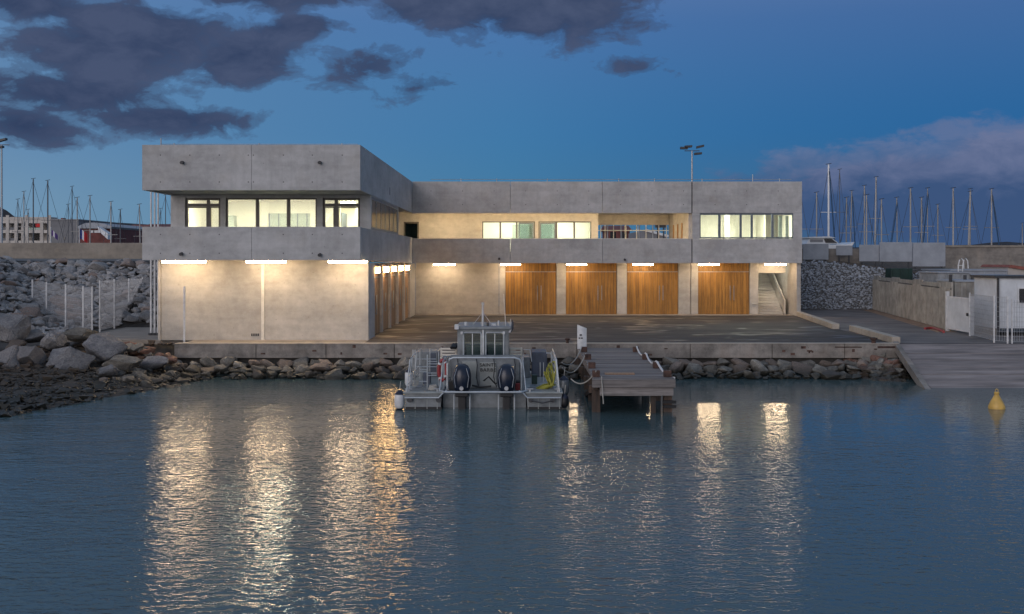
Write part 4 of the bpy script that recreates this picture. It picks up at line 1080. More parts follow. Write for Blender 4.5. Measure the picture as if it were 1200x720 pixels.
# flags
def flag(px, pt, pb, D, stripes, label, w_=.9):
    x = PX(px, D); f = empty('flag', (x, D, -1), label, 'flag')
    MB().cyl((x, D, -1), (x, D, PZ(pt, D)+.3), .05, n=6).build('pole', M['white_metal'], f)
    z1 = PZ(pt, D); z0 = PZ(pb, D); k = len(stripes)
    for i, m_ in enumerate(stripes):
        nseg = 4; vs = []; fs_ = []
        for j in range(nseg+1):
            t_ = (i+j/nseg)/k; xx = x+t_*w_; yy = D+.12*math.sin(t_*7); dr = t_*t_*.45
            vs += [(xx, yy, z1-dr), (xx, yy, z0-dr)]
        fs_ = [(2*j, 2*j+1, 2*j+3, 2*j+2) for j in range(nseg)]
        o = MB().add(vs, fs_).build('stripe', M[m_], f)
        mo = o.modifiers.new('thickness', 'SOLIDIFY'); mo.thickness = .01
    return f
flag(93, 269, 280, 100, ['flag_blue', 'flag_white', 'flag_red'], 'blue, white and red tricolour flag hanging from its pole', .75)
flag(59.5, 270, 276.5, 100, ['flag_purple', 'flag_white', 'flag_purple'], 'small faded purple and white flag before the grey building', .65)

# ================================================================== RIGHT SIDE
# gabion wall
gw = empty('gabion_wall', (24, 77.5, 0), 'blue-grey gabion retaining wall of small stones right of the building', 'wall')
ztop = lambda x: 3.72 if x < 23 else 3.72-(x-23)*.13
MB().prism([(18.75, 0), (36, 0), (36, ztop(36)-.12), (23, 3.6), (18.75, 3.6)], 'y', 77.60, 78.6).build('core', M['gravel_fill'], gw)
mb = MB()
x = 18.8
while x < 36:
    z = .1
    while z < ztop(x)-.05:
        sx = random.uniform(.09, .17); add_stone(mb, (x+random.uniform(-.11, .11), 77.56+random.uniform(-.04, .03), z+random.uniform(-.05, .05)), sx, .12, sx*random.uniform(.6, .95)); z += random.uniform(.12, .18)
    x += .17
g_ = mb.build('gabion_stones', M['gabion'], gw); g_['kind'] = 'stuff'
mb = MB()
for k in range(10): xx = 18.9+k*1.9; mb.box(xx, xx+.008, 77.40, 77.41, 0, ztop(xx))
for zz in (1.0, 2.0, 3.0): mb.box(18.8, 30, 77.40, 77.41, zz, zz+.012)
mb.build('wire_cage', M['metal'], gw)
mb = MB(); mb.add([(18.75, 77.9, 3.6), (23, 77.9, 3.62), (36, 77.9, 2.0), (60, 77.9, 2.0), (60, 92, 2.9), (36, 92, 3.6), (23, 92, 3.75), (18.75, 92, 3.75)], [(0, 1, 6, 7), (1, 2, 5, 6), (2, 3, 4, 5)])
mb.add([(18.75, 92, 3.75), (60, 92, 2.9), (60, 92, -3), (18.75, 92, -3)], [(0, 1, 2, 3)])
mb.add([(36, 77.9, 2.0), (60, 77.9, 2.0), (60, 77.85, 0), (36, 77.85, 0)], [(0, 1, 2, 3)])
setstruct(mb.build('verge', M['scrub']))
def tagged_box(name, m, pa, pb, pt, pb_, d, th, label, cat, group=None, zlow=None, bevel=0.0):
    mb = MB().box(PX(pa, d), PX(pb, d), d, d+th, PZ(pb_, d) if zlow is None else zlow, PZ(pt, d))
    return tag(mb.build(name, M[m], origin=(PX((pa+pb)/2, d), d, PZ(pb_, d)), bevel=bevel), label, cat, group)
tagged_box('block_wall', 'brown_wall', 934, 1008, 291.5, 308, 80.5, .4, 'low brown block wall behind the hoarding boards', 'wall', zlow=3.2)
tagged_box('harbour_wall', 'brown_wall', 1108, 1330, 290, 318, 84, .6, 'long taupe harbour wall at the right', 'wall', zlow=1.5)
tagged_box('wall_coping', 'conc_dull', 1106, 1330, 287.6, 289.9, 83.9, .8, 'pale coping along the taupe harbour wall', 'coping')
for i, (a, b, t_, bo, lab) in enumerate([(941, 971, 286, 304.5, 'near-square grey board under the motor yacht, leftmost of the boards'), (980, 999, 288, 299.5, 'small grey board with dark corners, second from the left'),
                         (1007, 1030.5, 287, 306.5, 'grey hoarding board left of the largest pair'), (1031, 1069, 284, 306.8, 'wide grey hoarding board in the middle of the row'),
                         (1069.5, 1108, 284.5, 312.5, 'wide grey hoarding board, rightmost and lowest hanging')]):
    d = 79.6-(.15*(i % 2)); b_o = empty('hoarding_board', (PX((a+b)/2, d), d, PZ(bo, d)), lab, 'board', 'grey hoarding boards above the gabion wall')
    MB().box(PX(a, d), PX(b, d), d, d+.06, PZ(bo, d), PZ(t_, d)).build('panel', M['board'], b_o, bevel=.01, bseg=1)
    for xx in (PX(a, d)+.25, PX(b, d)-.25): MB().box(xx-.05, xx+.05, d+.061, d+.14, 2.2, PZ(t_, d)-.05).build('post', M['metal_dark'], b_o)
    MB().box(PX(a, d), PX(b, d), d+.061, d+.10, PZ(t_, d)-.35, PZ(t_, d)-.27).build('rail', M['metal'], b_o)
# concrete posts of the brown wall (darker gaps)
# motor yacht on the hard
d = 86
my = empty('motor_yacht', (PX(962, d), d, 3.0), 'white motor yacht superstructure showing above the grey boards', 'motor yacht')
X = lambda p: PX(p, d); Z = lambda p: PZ(p, d)
MB().prism([(X(936), Z(287)), (X(988), Z(287)), (X(996), Z(284)), (X(990), Z(294)), (X(940), Z(294))], 'y', d-1.2, d+2.4).build('hull', M['hull_white'], my)
MB().prism([(X(942), Z(286)), (X(980), Z(286)), (X(972), Z(279.5)), (X(946), Z(279.5))], 'y', d-.8, d+2).build('cabin', M['hull_white'], my)
MB().prism([(X(943.5), Z(278.2)), (X(968), Z(277.6)), (X(976), Z(279.4)), (X(943.5), Z(279.4))], 'y', d-1, d+2.2).build('roof', M['hull_white'], my)
MB().prism([(X(964), Z(285)), (X(977.5), Z(285)), (X(971), Z(280.4)), (X(962), Z(280.4))], 'y', d-.84, d-.81).build('window', M['window_dark'], my)
MB().box(X(946), X(961), d-.84, d-.81, Z(284.2), Z(281)).build('window', M['facade_grey'], my)
# ribbed beige screen
P0 = Vector((26.6, 77.0, 0)); P1 = Vector((22.85, 54.2, 0)); nP = 10
rf = empty('ribbed_screen_wall', P0, 'beige ribbed panel wall receding along the road', 'wall')
dr_ = (P1-P0)/nP; nrm = Vector((-dr_.y, dr_.x, 0)).normalized()
if nrm.x > 0: nrm = -nrm
for k in range(nP):
    a = P0+dr_*k; b = P0+dr_*(k+1); hgt = 2.5+(.08 if k % 3 == 0 else 0)
    mb = MB(); L = dr_.length; u = dr_.normalized()
    p, q_ = a+u*.02, b-u*.02
    mb.beam(p+Vector((0, 0, hgt/2)), q_+Vector((0, 0, hgt/2)), .10, hgt)
    for j in range(8):
        c = a+u*(L*(j+.5)/8)+nrm*.075
        mb.beam(c+nrm*.02+Vector((0, 0, .05)), c+nrm*.02+Vector((0, 0, hgt-.3)), .10, .09)
    pn = mb.build('ribbed_panel', M['beige'], rf)
    mb = MB()
    for j in range(8):
        for zz in (.9 if k < 6 else .5, 1.45, 1.85, 2.22):
            if k >= 6 and zz > 1.5 and zz < 2: continue
            c = a+u*(L*(j+.95)/8)+nrm*.058+Vector((0, 0, zz)); mb.beam(c-u*.12, c+u*.02, .02, .10)
    mb.build('slots', M['window_dark'], pn)
# beige panels' footing stripe of sand
mb = MB(); mb.add([(P0.x-.9, P0.y, .008), (P0.x-.1, P0.y, .008), (P1.x-.1, P1.y-1, .008), (P1.x-1.2, P1.y-1, .008)], [(0, 1, 2, 3)])
setstruct(mb.build('sandy_strip', mat('orange_sand', (.30, .19, .12), .9, .35, 2, .3, 20)))
# gate
gt = empty('gate', (22.6, 52.7, 0), 'white metal sheet gate in a frame between the ribbed wall and wire fence', 'gate')
MB().box(22.52, 22.68, 54.15, 54.3, 0, 2.1).build('post', M['white_metal'], gt)
MB().box(22.42, 22.58, 50.95, 51.1, 0, 1.95).build('post', M['white_metal'], gt)
MB().beam((22.58, 54.1, 1.0), (22.5, 51.15, 1.0), .03, 1.62).build('sheet', M['container'], gt)
mb = MB()
for z in (.16, 1.82): mb.beam((22.58, 54.1, z), (22.5, 51.15, z), .07, .07)
mb.build('frame_bar', M['white_metal'], gt)
MB().box(22.38, 22.44, 51.3, 51.45, .95, 1.1).build('handle', M['metal_dark'], gt)
mesh_fence('wire_fence', [(22.2, 50.6, 0), (21.55, 46.6, 0), (21.9, 46.05, .0)], 2.15, 'wire fence with white posts right of the white gate', pr=.03)
mesh_fence('wire_fence', [(22.1, 46.05, .0), (24.8, 46.05, .0), (27.8, 46.05, .0)], 2.0, 'wire fence running out of the frame at the right edge', pr=.025)
# white office container
oc_ = empty('office_container', (26, 52, 0), 'white site office container with a small window at the right edge', 'container')
mb = MB(); mb.box(23.7, 30, 51, 53.5, .35, 2.86); mb.build('body', M['container'], oc_, bevel=.03)
MB().box(23.55, 30.2, 50.85, 53.65, 2.863, 2.98).build('roof', M['metal_dark'], oc_)
for k in range(8): x = 23.9+k*.8; MB().box(x, x+.04, 50.975, 50.999, .45, 2.8).build('rib', M['container'], oc_)
wn = MB().box(24.75, 25.6, 50.95, 50.998, 1.55, 2.4).build('window', M['white_metal'], oc_)
MB().box(24.81, 25.15, 50.94, 50.949, 1.62, 2.33).build('pane', M['window_dark'], wn); MB().box(25.2, 25.54, 50.94, 50.949, 1.62, 2.33).build('pane', M['window_dark'], wn)
for x in (23.6, 29.6): MB().box(x, x+.3, 51.2, 53.3, 0, .349).build('foot', M['conc_dull'], oc_)
MB().box(23.71, 23.8, 50.9, 50.998, .0, 2.86).build('downpipe', M['metal_dark'], oc_)
# storage tanks and crates behind the gate
def crate(xa, xb, ya, yb, h_, label, m='tank', ribs=4, cat='storage container'):
    c = empty('storage_container', ((xa+xb)/2, ya, 0), label, cat, 'storage containers behind the fence')
    MB().box(xa, xb, ya, yb, .12, h_).build('body', M[m], c, bevel=.03, bseg=1)
    for k in range(ribs+1): x = xa+(xb-xa)*k/ribs; MB().box(x-.05, x+.05, ya-.05, ya-.001, .12, h_-.05).build('rib', M[m], c)
    MB().box(xa-.06, xb+.06, ya-.08, yb+.06, h_+.001, h_+.09).build('lid', M['board'], c)
    for x in (xa+.2, xb-.4): MB().box(x, x+.2, ya+.1, yb-.1, 0, .119).build('foot', M['metal_dark'], c)
crate(25.3, 27.2, 62, 65, 2.95, 'grey ribbed storage container just behind the gate, left one')
crate(27.4, 30.0, 61, 64.5, 2.75, 'grey ribbed storage container behind the gate, right one', ribs=6)
crate(24.0, 25.6, 56.5, 59, 2.55, 'low pale storage container tight behind the gate', m='beige', ribs=5)
crate(29.4, 33.2, 70, 75, 3.0, 'pale storage container behind the far end of the ribbed wall', m='board', ribs=5)
crate(30.6, 34.0, 58, 60.5, 2.55, 'grey container behind the white office', ribs=5)
gs = empty('waste_skip', (28.2, 76, 0), 'dark green waste skip behind the ribbed wall, left one', 'skip', 'dark green skips'); 
MB().prism([(27.5, .15), (29.1, .15), (29.1, 3.12), (27.5, 3.12)], 'y', 76.0, 77.2).build('body', M['green'], gs, bevel=.03)
for x in (27.6, 28.2, 28.8): MB().box(x, x+.08, 75.95, 75.999, .2, 3.05).build('rib', M['green'], gs)
gs2 = empty('waste_skip', (31.2, 76, 0), 'dark green waste skip behind the ribbed wall, smaller right one', 'skip', 'dark green skips')
MB().prism([(30.7, .15), (32.3, .15), (32.2, 3.1), (30.9, 3.1)], 'y', 76.0, 77.0).build('body', M['green'], gs2, bevel=.03)
for x in (30.95, 31.9): MB().box(x, x+.08, 75.95, 75.999, .2, 3.05).build('rib', M['green'], gs2)
for (px, d, zt_, lab) in ((1114.5, 56.5, 2.95, 'dark steel post right behind the ribbed wall end'), (1131.5, 58, 2.9, 'dark steel post between the two storage containers')):
    x = PX(px, d); tag(MB().box(x-.07, x+.07, d, d+.14, 0, zt_).build('steel_post', M['metal_dark'], origin=(x, d, 0), bevel=.01), lab, 'post')
# small house with red-brown roof at right edge
sh2 = empty('hut', (PX(1195, 72), 72, 0), 'small cream hut with a dark red roof at the right edge', 'hut')
MB().prism([(PX(1181, 72), 0), (PX(1240, 72), 0), (PX(1240, 72), PZ(322.4, 72)), (PX(1181, 72), PZ(313.6, 72))], 'y', 72, 76).build('wall', M['facade'], sh2)
MB().prism([(PX(1180, 72), PZ(313.5, 72)), (PX(1183, 72), PZ(310.5, 72)), (PX(1243, 72), PZ(319, 72)), (PX(1243, 72), PZ(323, 72))], 'y', 71.8, 76.2).build('roof', M['roof_red'], sh2)
# white swan-neck ladder rails
d = 66
mb = MB(); x = PX(1123, d)
for o_ in (0, .28): mb.tube([(x+o_, d, 2.3), (x+o_, d, 3.4), (x+o_+.08, d, 3.75), (x+o_+.2, d, 3.85), (x+o_+.32, d, 3.7), (x+o_+.36, d, 3.2)], .04, 6)
for z in (2.5, 2.8, 3.1, 3.4): mb.cyl((x, d, z), (x+.28, d, z), .025, n=5)
mb.cyl((x, d, 0), (x, d, 2.3), .04, n=6); mb.cyl((x+.28, d, 0), (x+.28, d, 2.3), .04, n=6)
tag(mb.build('pool_ladder', M['white_metal'], origin=(x, d, 0), smooth=True), 'white curved ladder rails above the storage containers', 'ladder')
# red hose on the road
mb = MB(); hp = []
for i in range(15):
    t_ = i/14; px = 1084+t_*22; py = 386.5+t_*t_*4+(-1.2*math.sin(t_*pi)); d = 3.8*1200/(py-304); hp.append((PX(px, d), d, .06))
mb.tube(hp, .07, 6); tag(mb.build('hose', M['red'], origin=hp[7], smooth=True), 'short red hose lying on the road by the ribbed wall', 'hose')
# mooring bollard on quay edge
mb = MB(); mb.lathe((PX(1024, 45.75), 45.78, .03), [(.10, 0), (.09, .14), (.12, .17), (.17, .19), (.17, .25), (.08, .28)], 12)
tag(mb.build('bollard', M['rust'], origin=(PX(1024, 45.75), 45.78, .03), smooth=True), 'small rusty mooring bollard on the quay edge near the slipway', 'bollard')
mb = MB(); mb.lathe((PX(665, 45.75), 45.78, .03), [(.07, 0), (.06, .14), (.11, .17), (.13, .22), (.06, .25)], 12)
tag(mb.build('bollard', M['rust'], origin=(PX(665, 45.75), 45.78, .03), smooth=True), 'small rusty mooring bollard on the quay edge behind the boat', 'bollard')

# ================================================================== JETTY
J = empty('jetty', (3.8, 39, -1.3), 'weathered timber jetty on piles reaching out from the quay', 'jetty')
yb, ya = 45.55, 33.9; zd = -.14
pw_ = .19; k = 0; y = ya+.02; shared = None
while y < yb-.1:
    t_ = (y-ya)/(yb-ya); xl = 2.40+.26*t_; w_ = 2.66-.20*t_
    if shared is None:
        c = MB().box(0, 1, 0, pw_-.014, -.055, 0); shared = bpy.data.meshes.new('plank'); shared.from_pydata(c.v, [], c.f)
        bm = bmesh.new(); bm.from_mesh(shared); bmesh.ops.recalc_face_normals(bm, faces=bm.faces); bmesh.ops.bevel(bm, geom=list(bm.edges), offset=.006, segments=1, affect='EDGES'); bm.to_mesh(shared); bm.free(); shared.materials.append(M['deckwood'])
    o = bpy.data.objects.new('plank', shared); COL.objects.link(o); o.parent = J
    o.location = Vector((xl+random.uniform(-.03, .03), y, zd+random.uniform(-.008, .008)))-W[J]; o.scale = (w_+random.uniform(-.02, .05), 1, 1); o.rotation_euler = (0, 0, random.uniform(-.004, .004))
    y += pw_
for x in (2.62, 3.75, 4.82): MB().box(x-.09, x+.09, 34.05, 45.7, zd-.30, zd-.06).build('joist', M['deckwood'], J)
MB().box(2.36, 5.10, 33.66, 33.86, -.42, -.15).build('fascia_beam', M['deckwood'], J, bevel=.012)
MB().box(2.62, 5.04, 33.72, 33.95, -.70, -.43).build('fascia_beam', M['deckwood'], J, bevel=.012)
ys_ = (34.3, 37.0, 40.2, 43.5)
for i, yy in enumerate(ys_):
    t_ = (yy-ya)/(yb-ya)
    for s_, x in ((0, 2.52+.22*t_), (1, 4.92-.02*t_)):
        MB().box(x-.125, x+.125, yy-.125, yy+.125, zd+.005, zd+.22).build('post', M['rust'], J, bevel=.015)
        MB().box(x-.14, x+.14, yy-.14, yy+.14, -3.2, zd-.31).build('pile', M['pilewood'], J, bevel=.02)
    MB().box(2.3, 5.1, yy+.16, yy+.34, zd-.56, zd-.31).build('cross_beam', M['pilewood'], J)
MB().beam((2.50, 34.0, -.45), (2.44, 40.5, -1.7), .12, .16).build('brace', M['pilewood'], J)
MB().beam((4.4, 34.0, -.6), (4.4, 34.0, -3), .16, .16).build('pile', M['pilewood'], J)
MB().box(2.9, 3.9, 34.95, 35.3, zd+.003, zd+.035).build('spare_board', M['timber_pale'], J)
mb = MB(); 
for z in (-1.15, -1.0): mb.box(4.74, 5.18, 34.05, 34.2, z, z+.1)
mb.build('tyre_pad', M['black'], J)
def rope(a, b, sag, label, r=.022, m='rope', n=14, wob=0.0):
    a = Vector(a); b = Vector(b); P = []
    for i in range(n+1):
        t_ = i/n; p = a.lerp(b, t_); p.z -= sag*4*t_*(1-t_); p.x += wob*math.sin(t_*9); P.append(p)
    return tag(MB().tube(P, r, 5).build('rope', M[m], origin=tuple(a), smooth=True), label, 'rope')
rope((1.75, 35.5, -.35), (2.52, 34.15, .08), .28, 'mooring rope from the boat stern to the front jetty post')
rope((1.6, 39.6, -.2), (2.6, 43.4, .1), .35, 'mooring rope sagging from the boat side to the last jetty post')
rope((1.55, 38.2, -.25), (2.56, 40.2, .1), .42, 'mooring rope hanging low to the third jetty post')
rope((4.92, 43.35, .1), (4.92, 40.35, .1), .2, 'white rope between the two rear right jetty posts', .035, 'fender')
rope((4.92, 40.05, .1), (4.92, 37.15, .1), .2, 'white rope between the middle right jetty posts', .035, 'fender')
rope((4.92, 36.85, .1), (5.12, 34.1, -.15), .15, 'white rope ending over the front right jetty corner', .04, 'fender')
rope((2.66, 33.62, -.05), (2.72, 33.6, -.95), .0, 'frayed rope end hanging from the jetty front', .018)
# sign at the root of the jetty
sg = empty('jetty_sign', (PX(682, 45), 45.0, -.14), 'upright white curved sign panel where the jetty meets the quay', 'sign')
mb = MB(); vs = []; n = 8
xa, xb = PX(676.5, 45), PX(687.5, 45)
z0s, z1s = PZ(409, 45), PZ(380.6, 45)
for i in range(n+1):
    t_ = i/n; x = xa+(xb-xa)*t_; y = 45.0-.06*math.sin(t_*pi)
    for yy in (y, y+.03): vs += [(x, yy, z0s), (x, yy, z1s-.16*t_)]
fs_ = []
for i in range(n):
    a = i*4; b = a+4
    fs_ += [(a, a+1, b+1, b), (a+2, b+2, b+3, a+3), (a+1, a+3, b+3, b+1), (a, b, b+2, a+2)]
fs_ += [(0, 2, 3, 1), (n*4, n*4+1, n*4+3, n*4+2)]
mb.add(vs, fs_); mb.build('panel', M['fender'], sg)
mb = MB(); cx = (xa+xb)/2-.06; mb.box(cx-.05, cx+.05, 44.92, 44.93, PZ(393.5, 45), PZ(391.8, 45)); mb.box(cx-.09, cx-.02, 44.92, 44.93, PZ(397, 45), PZ(395.6, 45)); mb.box(cx+.01, cx+.09, 44.92, 44.93, PZ(397, 45), PZ(395.6, 45))
mb.build('printed_mark', M['black_print'], sg)

# ================================================================== BUOY
bx_, bd_ = PX(1168, 35), 35.0
by = empty('buoy', (bx_, bd_, -1.3), 'yellow cone-shaped mooring buoy floating on the right', 'buoy')
MB().lathe((bx_, bd_, -1.3), [(.05, -.25), (.24, -.12), (.275, 0), (.27, .08), (.20, .24), (.11, .40), (.075, .47), (.085, .50), (.085, .55), (.06, .57)], 20).build('float', M['buoy'], by, smooth=True)
MB().tube([(bx_-.05, bd_, -.72), (bx_-.04, bd_, -.66), (bx_, bd_, -.63), (bx_+.04, bd_, -.66), (bx_+.05, bd_, -.72)], .014, 5).build('ring', M['buoy'], by)

# ================================================================== WORK BOAT
bo = Vector((-1.27, 34.6, -1.3))
K = empty('work_boat', bo, 'grey aluminium work boat with cabin and two dark outboards moored stern-on', 'boat')
def u_(px): return bo.x+(px-566)/34.7
def h_(py): return bo.z+(481-py)/34.7
def uz(px, py, d): return PX(px, d), PZ(py, d)
def bp(name, m, x0, x1, y0, y1, z0, z1, parent=K, bevel=.012): return MB().box(x0, x1, y0, y1, z0, z1).build(name, M[m], parent, bevel=bevel, bseg=1)
wl_ = bo.z
# twin hulls and bridging deck
for s_, (xa, xb) in enumerate(((u_(473), u_(517)), (u_(617), u_(659)))):
    mb = MB(); y0_ = 34.75; L = 7.0
    cx = (xa+xb)/2; hw = (xb-xa)/2
    secs = [(y0_, 1.0, .0), (y0_+4.8, 1.0, 0), (y0_+6.2, .8, .1), (y0_+L, .25, .35)]
    vs = []; fs_ = []
    for (yy, k_, lift) in secs: vs += [(cx-hw*k_, yy, wl_+.55), (cx-hw*k_*.9, yy, wl_-.3+lift), (cx+hw*k_*.9, yy, wl_-.3+lift), (cx+hw*k_, yy, wl_+.55)]
    for q_ in range(3):
        for i in range(4): a = q_*4+i; b = q_*4+(i+1) % 4; fs_.append((a, b, b+4, a+4))
    fs_ += [(0, 1, 2, 3), (15, 14, 13, 12)]
    mb.add(vs, fs_); mb.build('hull', M['alu'], K)
bp('bridge_deck', 'alu', u_(517)+.005, u_(617)-.005, 35.3, 41.0, wl_+.18, wl_+.5)
bp('transom', 'alu', u_(517)+.006, u_(617)-.006, 35.22, 35.295, wl_-.25, wl_+.48)
# deck edges (bright angle strips)
bp('deck_plate', 'alu_light', u_(472), u_(518), 34.62, 41.3, wl_+.552, wl_+.60)
bp('deck_plate', 'alu_light', u_(616), u_(660), 34.62, 41.3, wl_+.552, wl_+.60)
bp('deck_plate', 'alu', u_(518)+.01, u_(616)-.01, 35.35, 41.3, wl_+.502, wl_+.56)
mb = MB()
mb.tube([(u_(474), 34.6, wl_+.42), (u_(514), 34.6, wl_+.42), (u_(520), 34.6, wl_+.60), (u_(524), 34.55, wl_+.66)], .03, 6)
mb.tube([(u_(608), 34.55, wl_+.66), (u_(613), 34.6, wl_+.58), (u_(618), 34.6, wl_+.42), (u_(657), 34.6, wl_+.42)], .03, 6)
mb.build('rubbing_rail', M['tubealu'], K, smooth=True)
mb = MB()
for px in (480, 514): mb.cyl((u_(px), 34.6, wl_+.35), (u_(px), 34.72, wl_+.35), .10, n=10)
for px in (622, 648): mb.cyl((u_(px), 34.6, wl_+.33), (u_(px), 34.72, wl_+.33), .08, n=10)
mb.tube([(u_(622), 34.58, wl_+.33), (u_(636), 34.56, wl_+.25), (u_(648), 34.58, wl_+.33)], .025, 5)
mb.build('towing_fitting', M['metal_dark'], K)
# stern cross tube and hoop
mb = MB()
mb.tube([(u_(514), 34.9, wl_+.6), (u_(516), 34.75, h_(459)), (u_(522), 34.5, h_(459.5)), (u_(611), 34.5, h_(459.5)), (u_(617), 34.75, h_(459)), (u_(619), 34.9, wl_+.6)], .035, 8)
mb.build('stern_rail', M['tubealu'], K, smooth=True)
mb = MB()
mb.tube([(u_(523), 35.15, wl_+.56), (u_(523), 35.15, h_(428)), (u_(525), 35.15, h_(423.5)), (u_(530), 35.15, h_(421.5)), (u_(603), 35.15, h_(421.5)), (u_(609), 35.15, h_(423.5)), (u_(611), 35.15, h_(428)), (u_(611), 35.15, wl_+.56)], .035, 8)
mb.build('engine_hoop', M['tubealu'], K, smooth=True)
# engine bulkhead
bk = bp('engine_bulkhead', 'alu', u_(525), u_(609), 35.9, 36.1, wl_+.56, h_(421))
bp('panel', 'alu_light', u_(539), u_(557), 35.86, 35.898, wl_+.6, h_(428), bk)
sgp = bp('name_panel', 'alu_light', u_(560.5), u_(581), 35.86, 35.898, wl_+.62, h_(429), bk)
def text(body, size, loc, parent, m='black_print', rot=(pi/2, 0, 0), sx=1.0):
    cu = bpy.data.curves.new('lettering', 'FONT'); cu.body = body; cu.size = size; cu.extrude = .003; cu.align_x = 'CENTER'; cu.offset = .001; cu.space_character = 1.12
    o = bpy.data.objects.new('lettering_tmp', cu); COL.objects.link(o)
    dg = bpy.context.evaluated_depsgraph_get(); me = bpy.data.meshes.new_from_object(o.evaluated_get(dg)); COL.objects.unlink(o)
    bpy.data.objects.remove(o)
    me.materials.clear(); me.materials.append(M[m])
    t_ = link('lettering', me, parent); t_.location = Vector(loc)-W[parent]; t_.rotation_euler = rot; t_.scale = (sx, 1, 1); return t_
text('SAINTE', .165, (u_(570.5), 35.84, h_(434.3)), sgp, sx=.98)
text('BARBE', .165, (u_(570.5), 35.84, h_(440.3)), sgp, sx=1.08)
# outboards
def outboard(px):
    e = empty('outboard_motor', (u_(px), 35.0, wl_)); W.pop(e); e.parent = K; e.location = Vector((u_(px), 35.0, wl_))-bo; W[e] = Vector((u_(px), 35.0, wl_))
    return e
for px in (541, 593.5):
    cx = u_(px); cy = 34.85
    secs = [(h_(461), .20, .26), (h_(457), .27, .34), (h_(450), .315, .40), (h_(441), .315, .42), (h_(434), .27, .38), (h_(430), .20, .30), (h_(428), .10, .18)]
    vs = []; fs_ = []; n = 14
    for (z, a, b) in secs:
        for i in range(n):
            t_ = 2*pi*i/n; c_, s2 = math.cos(t_), math.sin(t_)
            vs.append((cx+a*math.copysign(abs(c_)**.75, c_), cy+.05+b*math.copysign(abs(s2)**.75, s2), z))
    for q_ in range(len(secs)-1):
        for i in range(n): fs_.append((q_*n+i, q_*n+(i+1) % n, (q_+1)*n+(i+1) % n, (q_+1)*n+i))
    fs_ += [tuple(range(n))[::-1], tuple(range((len(secs)-1)*n, len(secs)*n))]
    ob = MB().add(vs, fs_).build('outboard_cowl', M['cowl'], K, smooth=True)
    MB().cyl((cx, cy-.40, h_(455)), (cx, cy-.34, h_(455)), .07, n=12).build('badge', M['metal'], ob)
    mb = MB(); mb.box(cx-.13, cx+.13, cy-.1, cy+.3, wl_-.5, h_(461)); mb.box(cx-.22, cx+.22, cy-.2, cy+.3, h_(466), h_(461)-.001)
    mb.build('midsection', M['black'], ob, bevel=.03)
    mb = MB(); mb.tube([(cx-.16, cy-.28, h_(432)), (cx-.25, cy-.36, h_(442)), (cx-.2, cy-.36, h_(454))], .012, 5); mb.tube([(cx+.16, cy-.28, h_(432)), (cx+.25, cy-.36, h_(442)), (cx+.2, cy-.36, h_(454))], .012, 5)
    mb.build('cowl_stripe', M['metal'], ob)
    mb = MB(); mb.cyl((cx-.27, cy-.05, wl_-.2), (cx-.27, cy-.05, wl_+.5), .025, n=6); mb.cyl((cx+.27, cy-.05, wl_-.2), (cx+.27, cy-.05, wl_+.5), .025, n=6)
    mb.build('bracket', M['tubealu'], ob)
mb = MB(); mb.tube([(u_(566), 35.4, wl_+.9), (u_(572), 35.3, wl_+1.05), (u_(580), 35.3, wl_+.8), (u_(588), 35.3, wl_+.95), (u_(601), 35.3, wl_+.7)], .03, 6)
mb.tube([(u_(552), 35.3, wl_+.75), (u_(562), 35.35, wl_+.68), (u_(575), 35.3, wl_+.72)], .035, 6); mb.build('engine_cables', M['black'], K, smooth=True)
# cabin
dC = 37.0; X = lambda p: PX(p, dC); Z = lambda p: PZ(p, dC)
cb_ = MB(); xa, xb = X(536), X(596); za, zb = wl_+.56, Z(386.5); yw = 39.4
win = [(X(543.2), X(564)), (X(569.2), X(590.3))]; wz0, wz1 = Z(418.3), Z(390)
mb = MB()
mb.box(xa, win[0][0], dC, dC+.06, za, zb); mb.box(win[0][1], win[1][0], dC, dC+.06, za, zb); mb.box(win[1][1], xb, dC, dC+.06, za, zb)
for a, b in win: mb.box(a, b, dC, dC+.06, za, wz0); mb.box(a, b, dC, dC+.06, wz1, zb)
mb.box(xa, xa+.05, dC+.061, yw, za, Z(420)); mb.box(xb-.05, xb, dC+.061, yw, za, Z(420))
for yy in (dC+.061, dC+1.2, yw-.1): mb.box(xa, xa+.05, yy, yy+.1, Z(420), zb); mb.box(xb-.05, xb, yy, yy+.1, Z(420), zb)
mb.box(xa+.051, xb-.051, yw-.06, yw, za, Z(420)); 
for a in (xa+.051, (xa+xb)/2-.04, xb-.13): mb.box(a, a+.08, yw-.06, yw, Z(420), zb)
cabo = mb.build('cabin', M['alu'], K)
MB().box(X(533.5), X(599.5), dC-.12, yw+.2, zb+.002, zb+.12).build('roof', M['alu'], cabo, bevel=.03)
for a, b in win:
    r = .07; mb = MB(); P = []
    for (cx, cz, s0) in ((b-r, wz1-r, 0), (a+r, wz1-r, 1), (a+r, wz0+r, 2), (b-r, wz0+r, 3)):
        for i in range(4): t_ = s0*pi/2+i*pi/6; P.append((cx+r*math.cos(t_), dC-.02, cz+r*math.sin(t_)))
    P.append(P[0]); mb.tube(P, .03, 6)
    f = mb.build('window_frame', M['tubealu'], cabo, smooth=True)
    MB().box(a, b, dC+.02, dC+.03, wz0, wz1).build('window_pane', M['glass_dark'], cabo)
    m_ = (a+b)/2; MB().box(m_-.015, m_+.015, dC+.0, dC+.018, wz0, wz1).build('window_bar', M['tubealu'], cabo)
mb = MB(); mb.cyl((X(566.5), dC-.05, wl_+.6), (X(566.5), dC-.05, zb), .035, n=8); mb.build('centre_tube', M['tubealu'], cabo, smooth=True)
bp('console', 'alu_dark', xa+.2, xb-.2, yw-.7, yw-.1, wl_+.57, Z(409), cabo)
bp('seat', 'alu_light', X(545), X(562), dC+.9, dC+1.3, wl_+.57, Z(407), cabo)
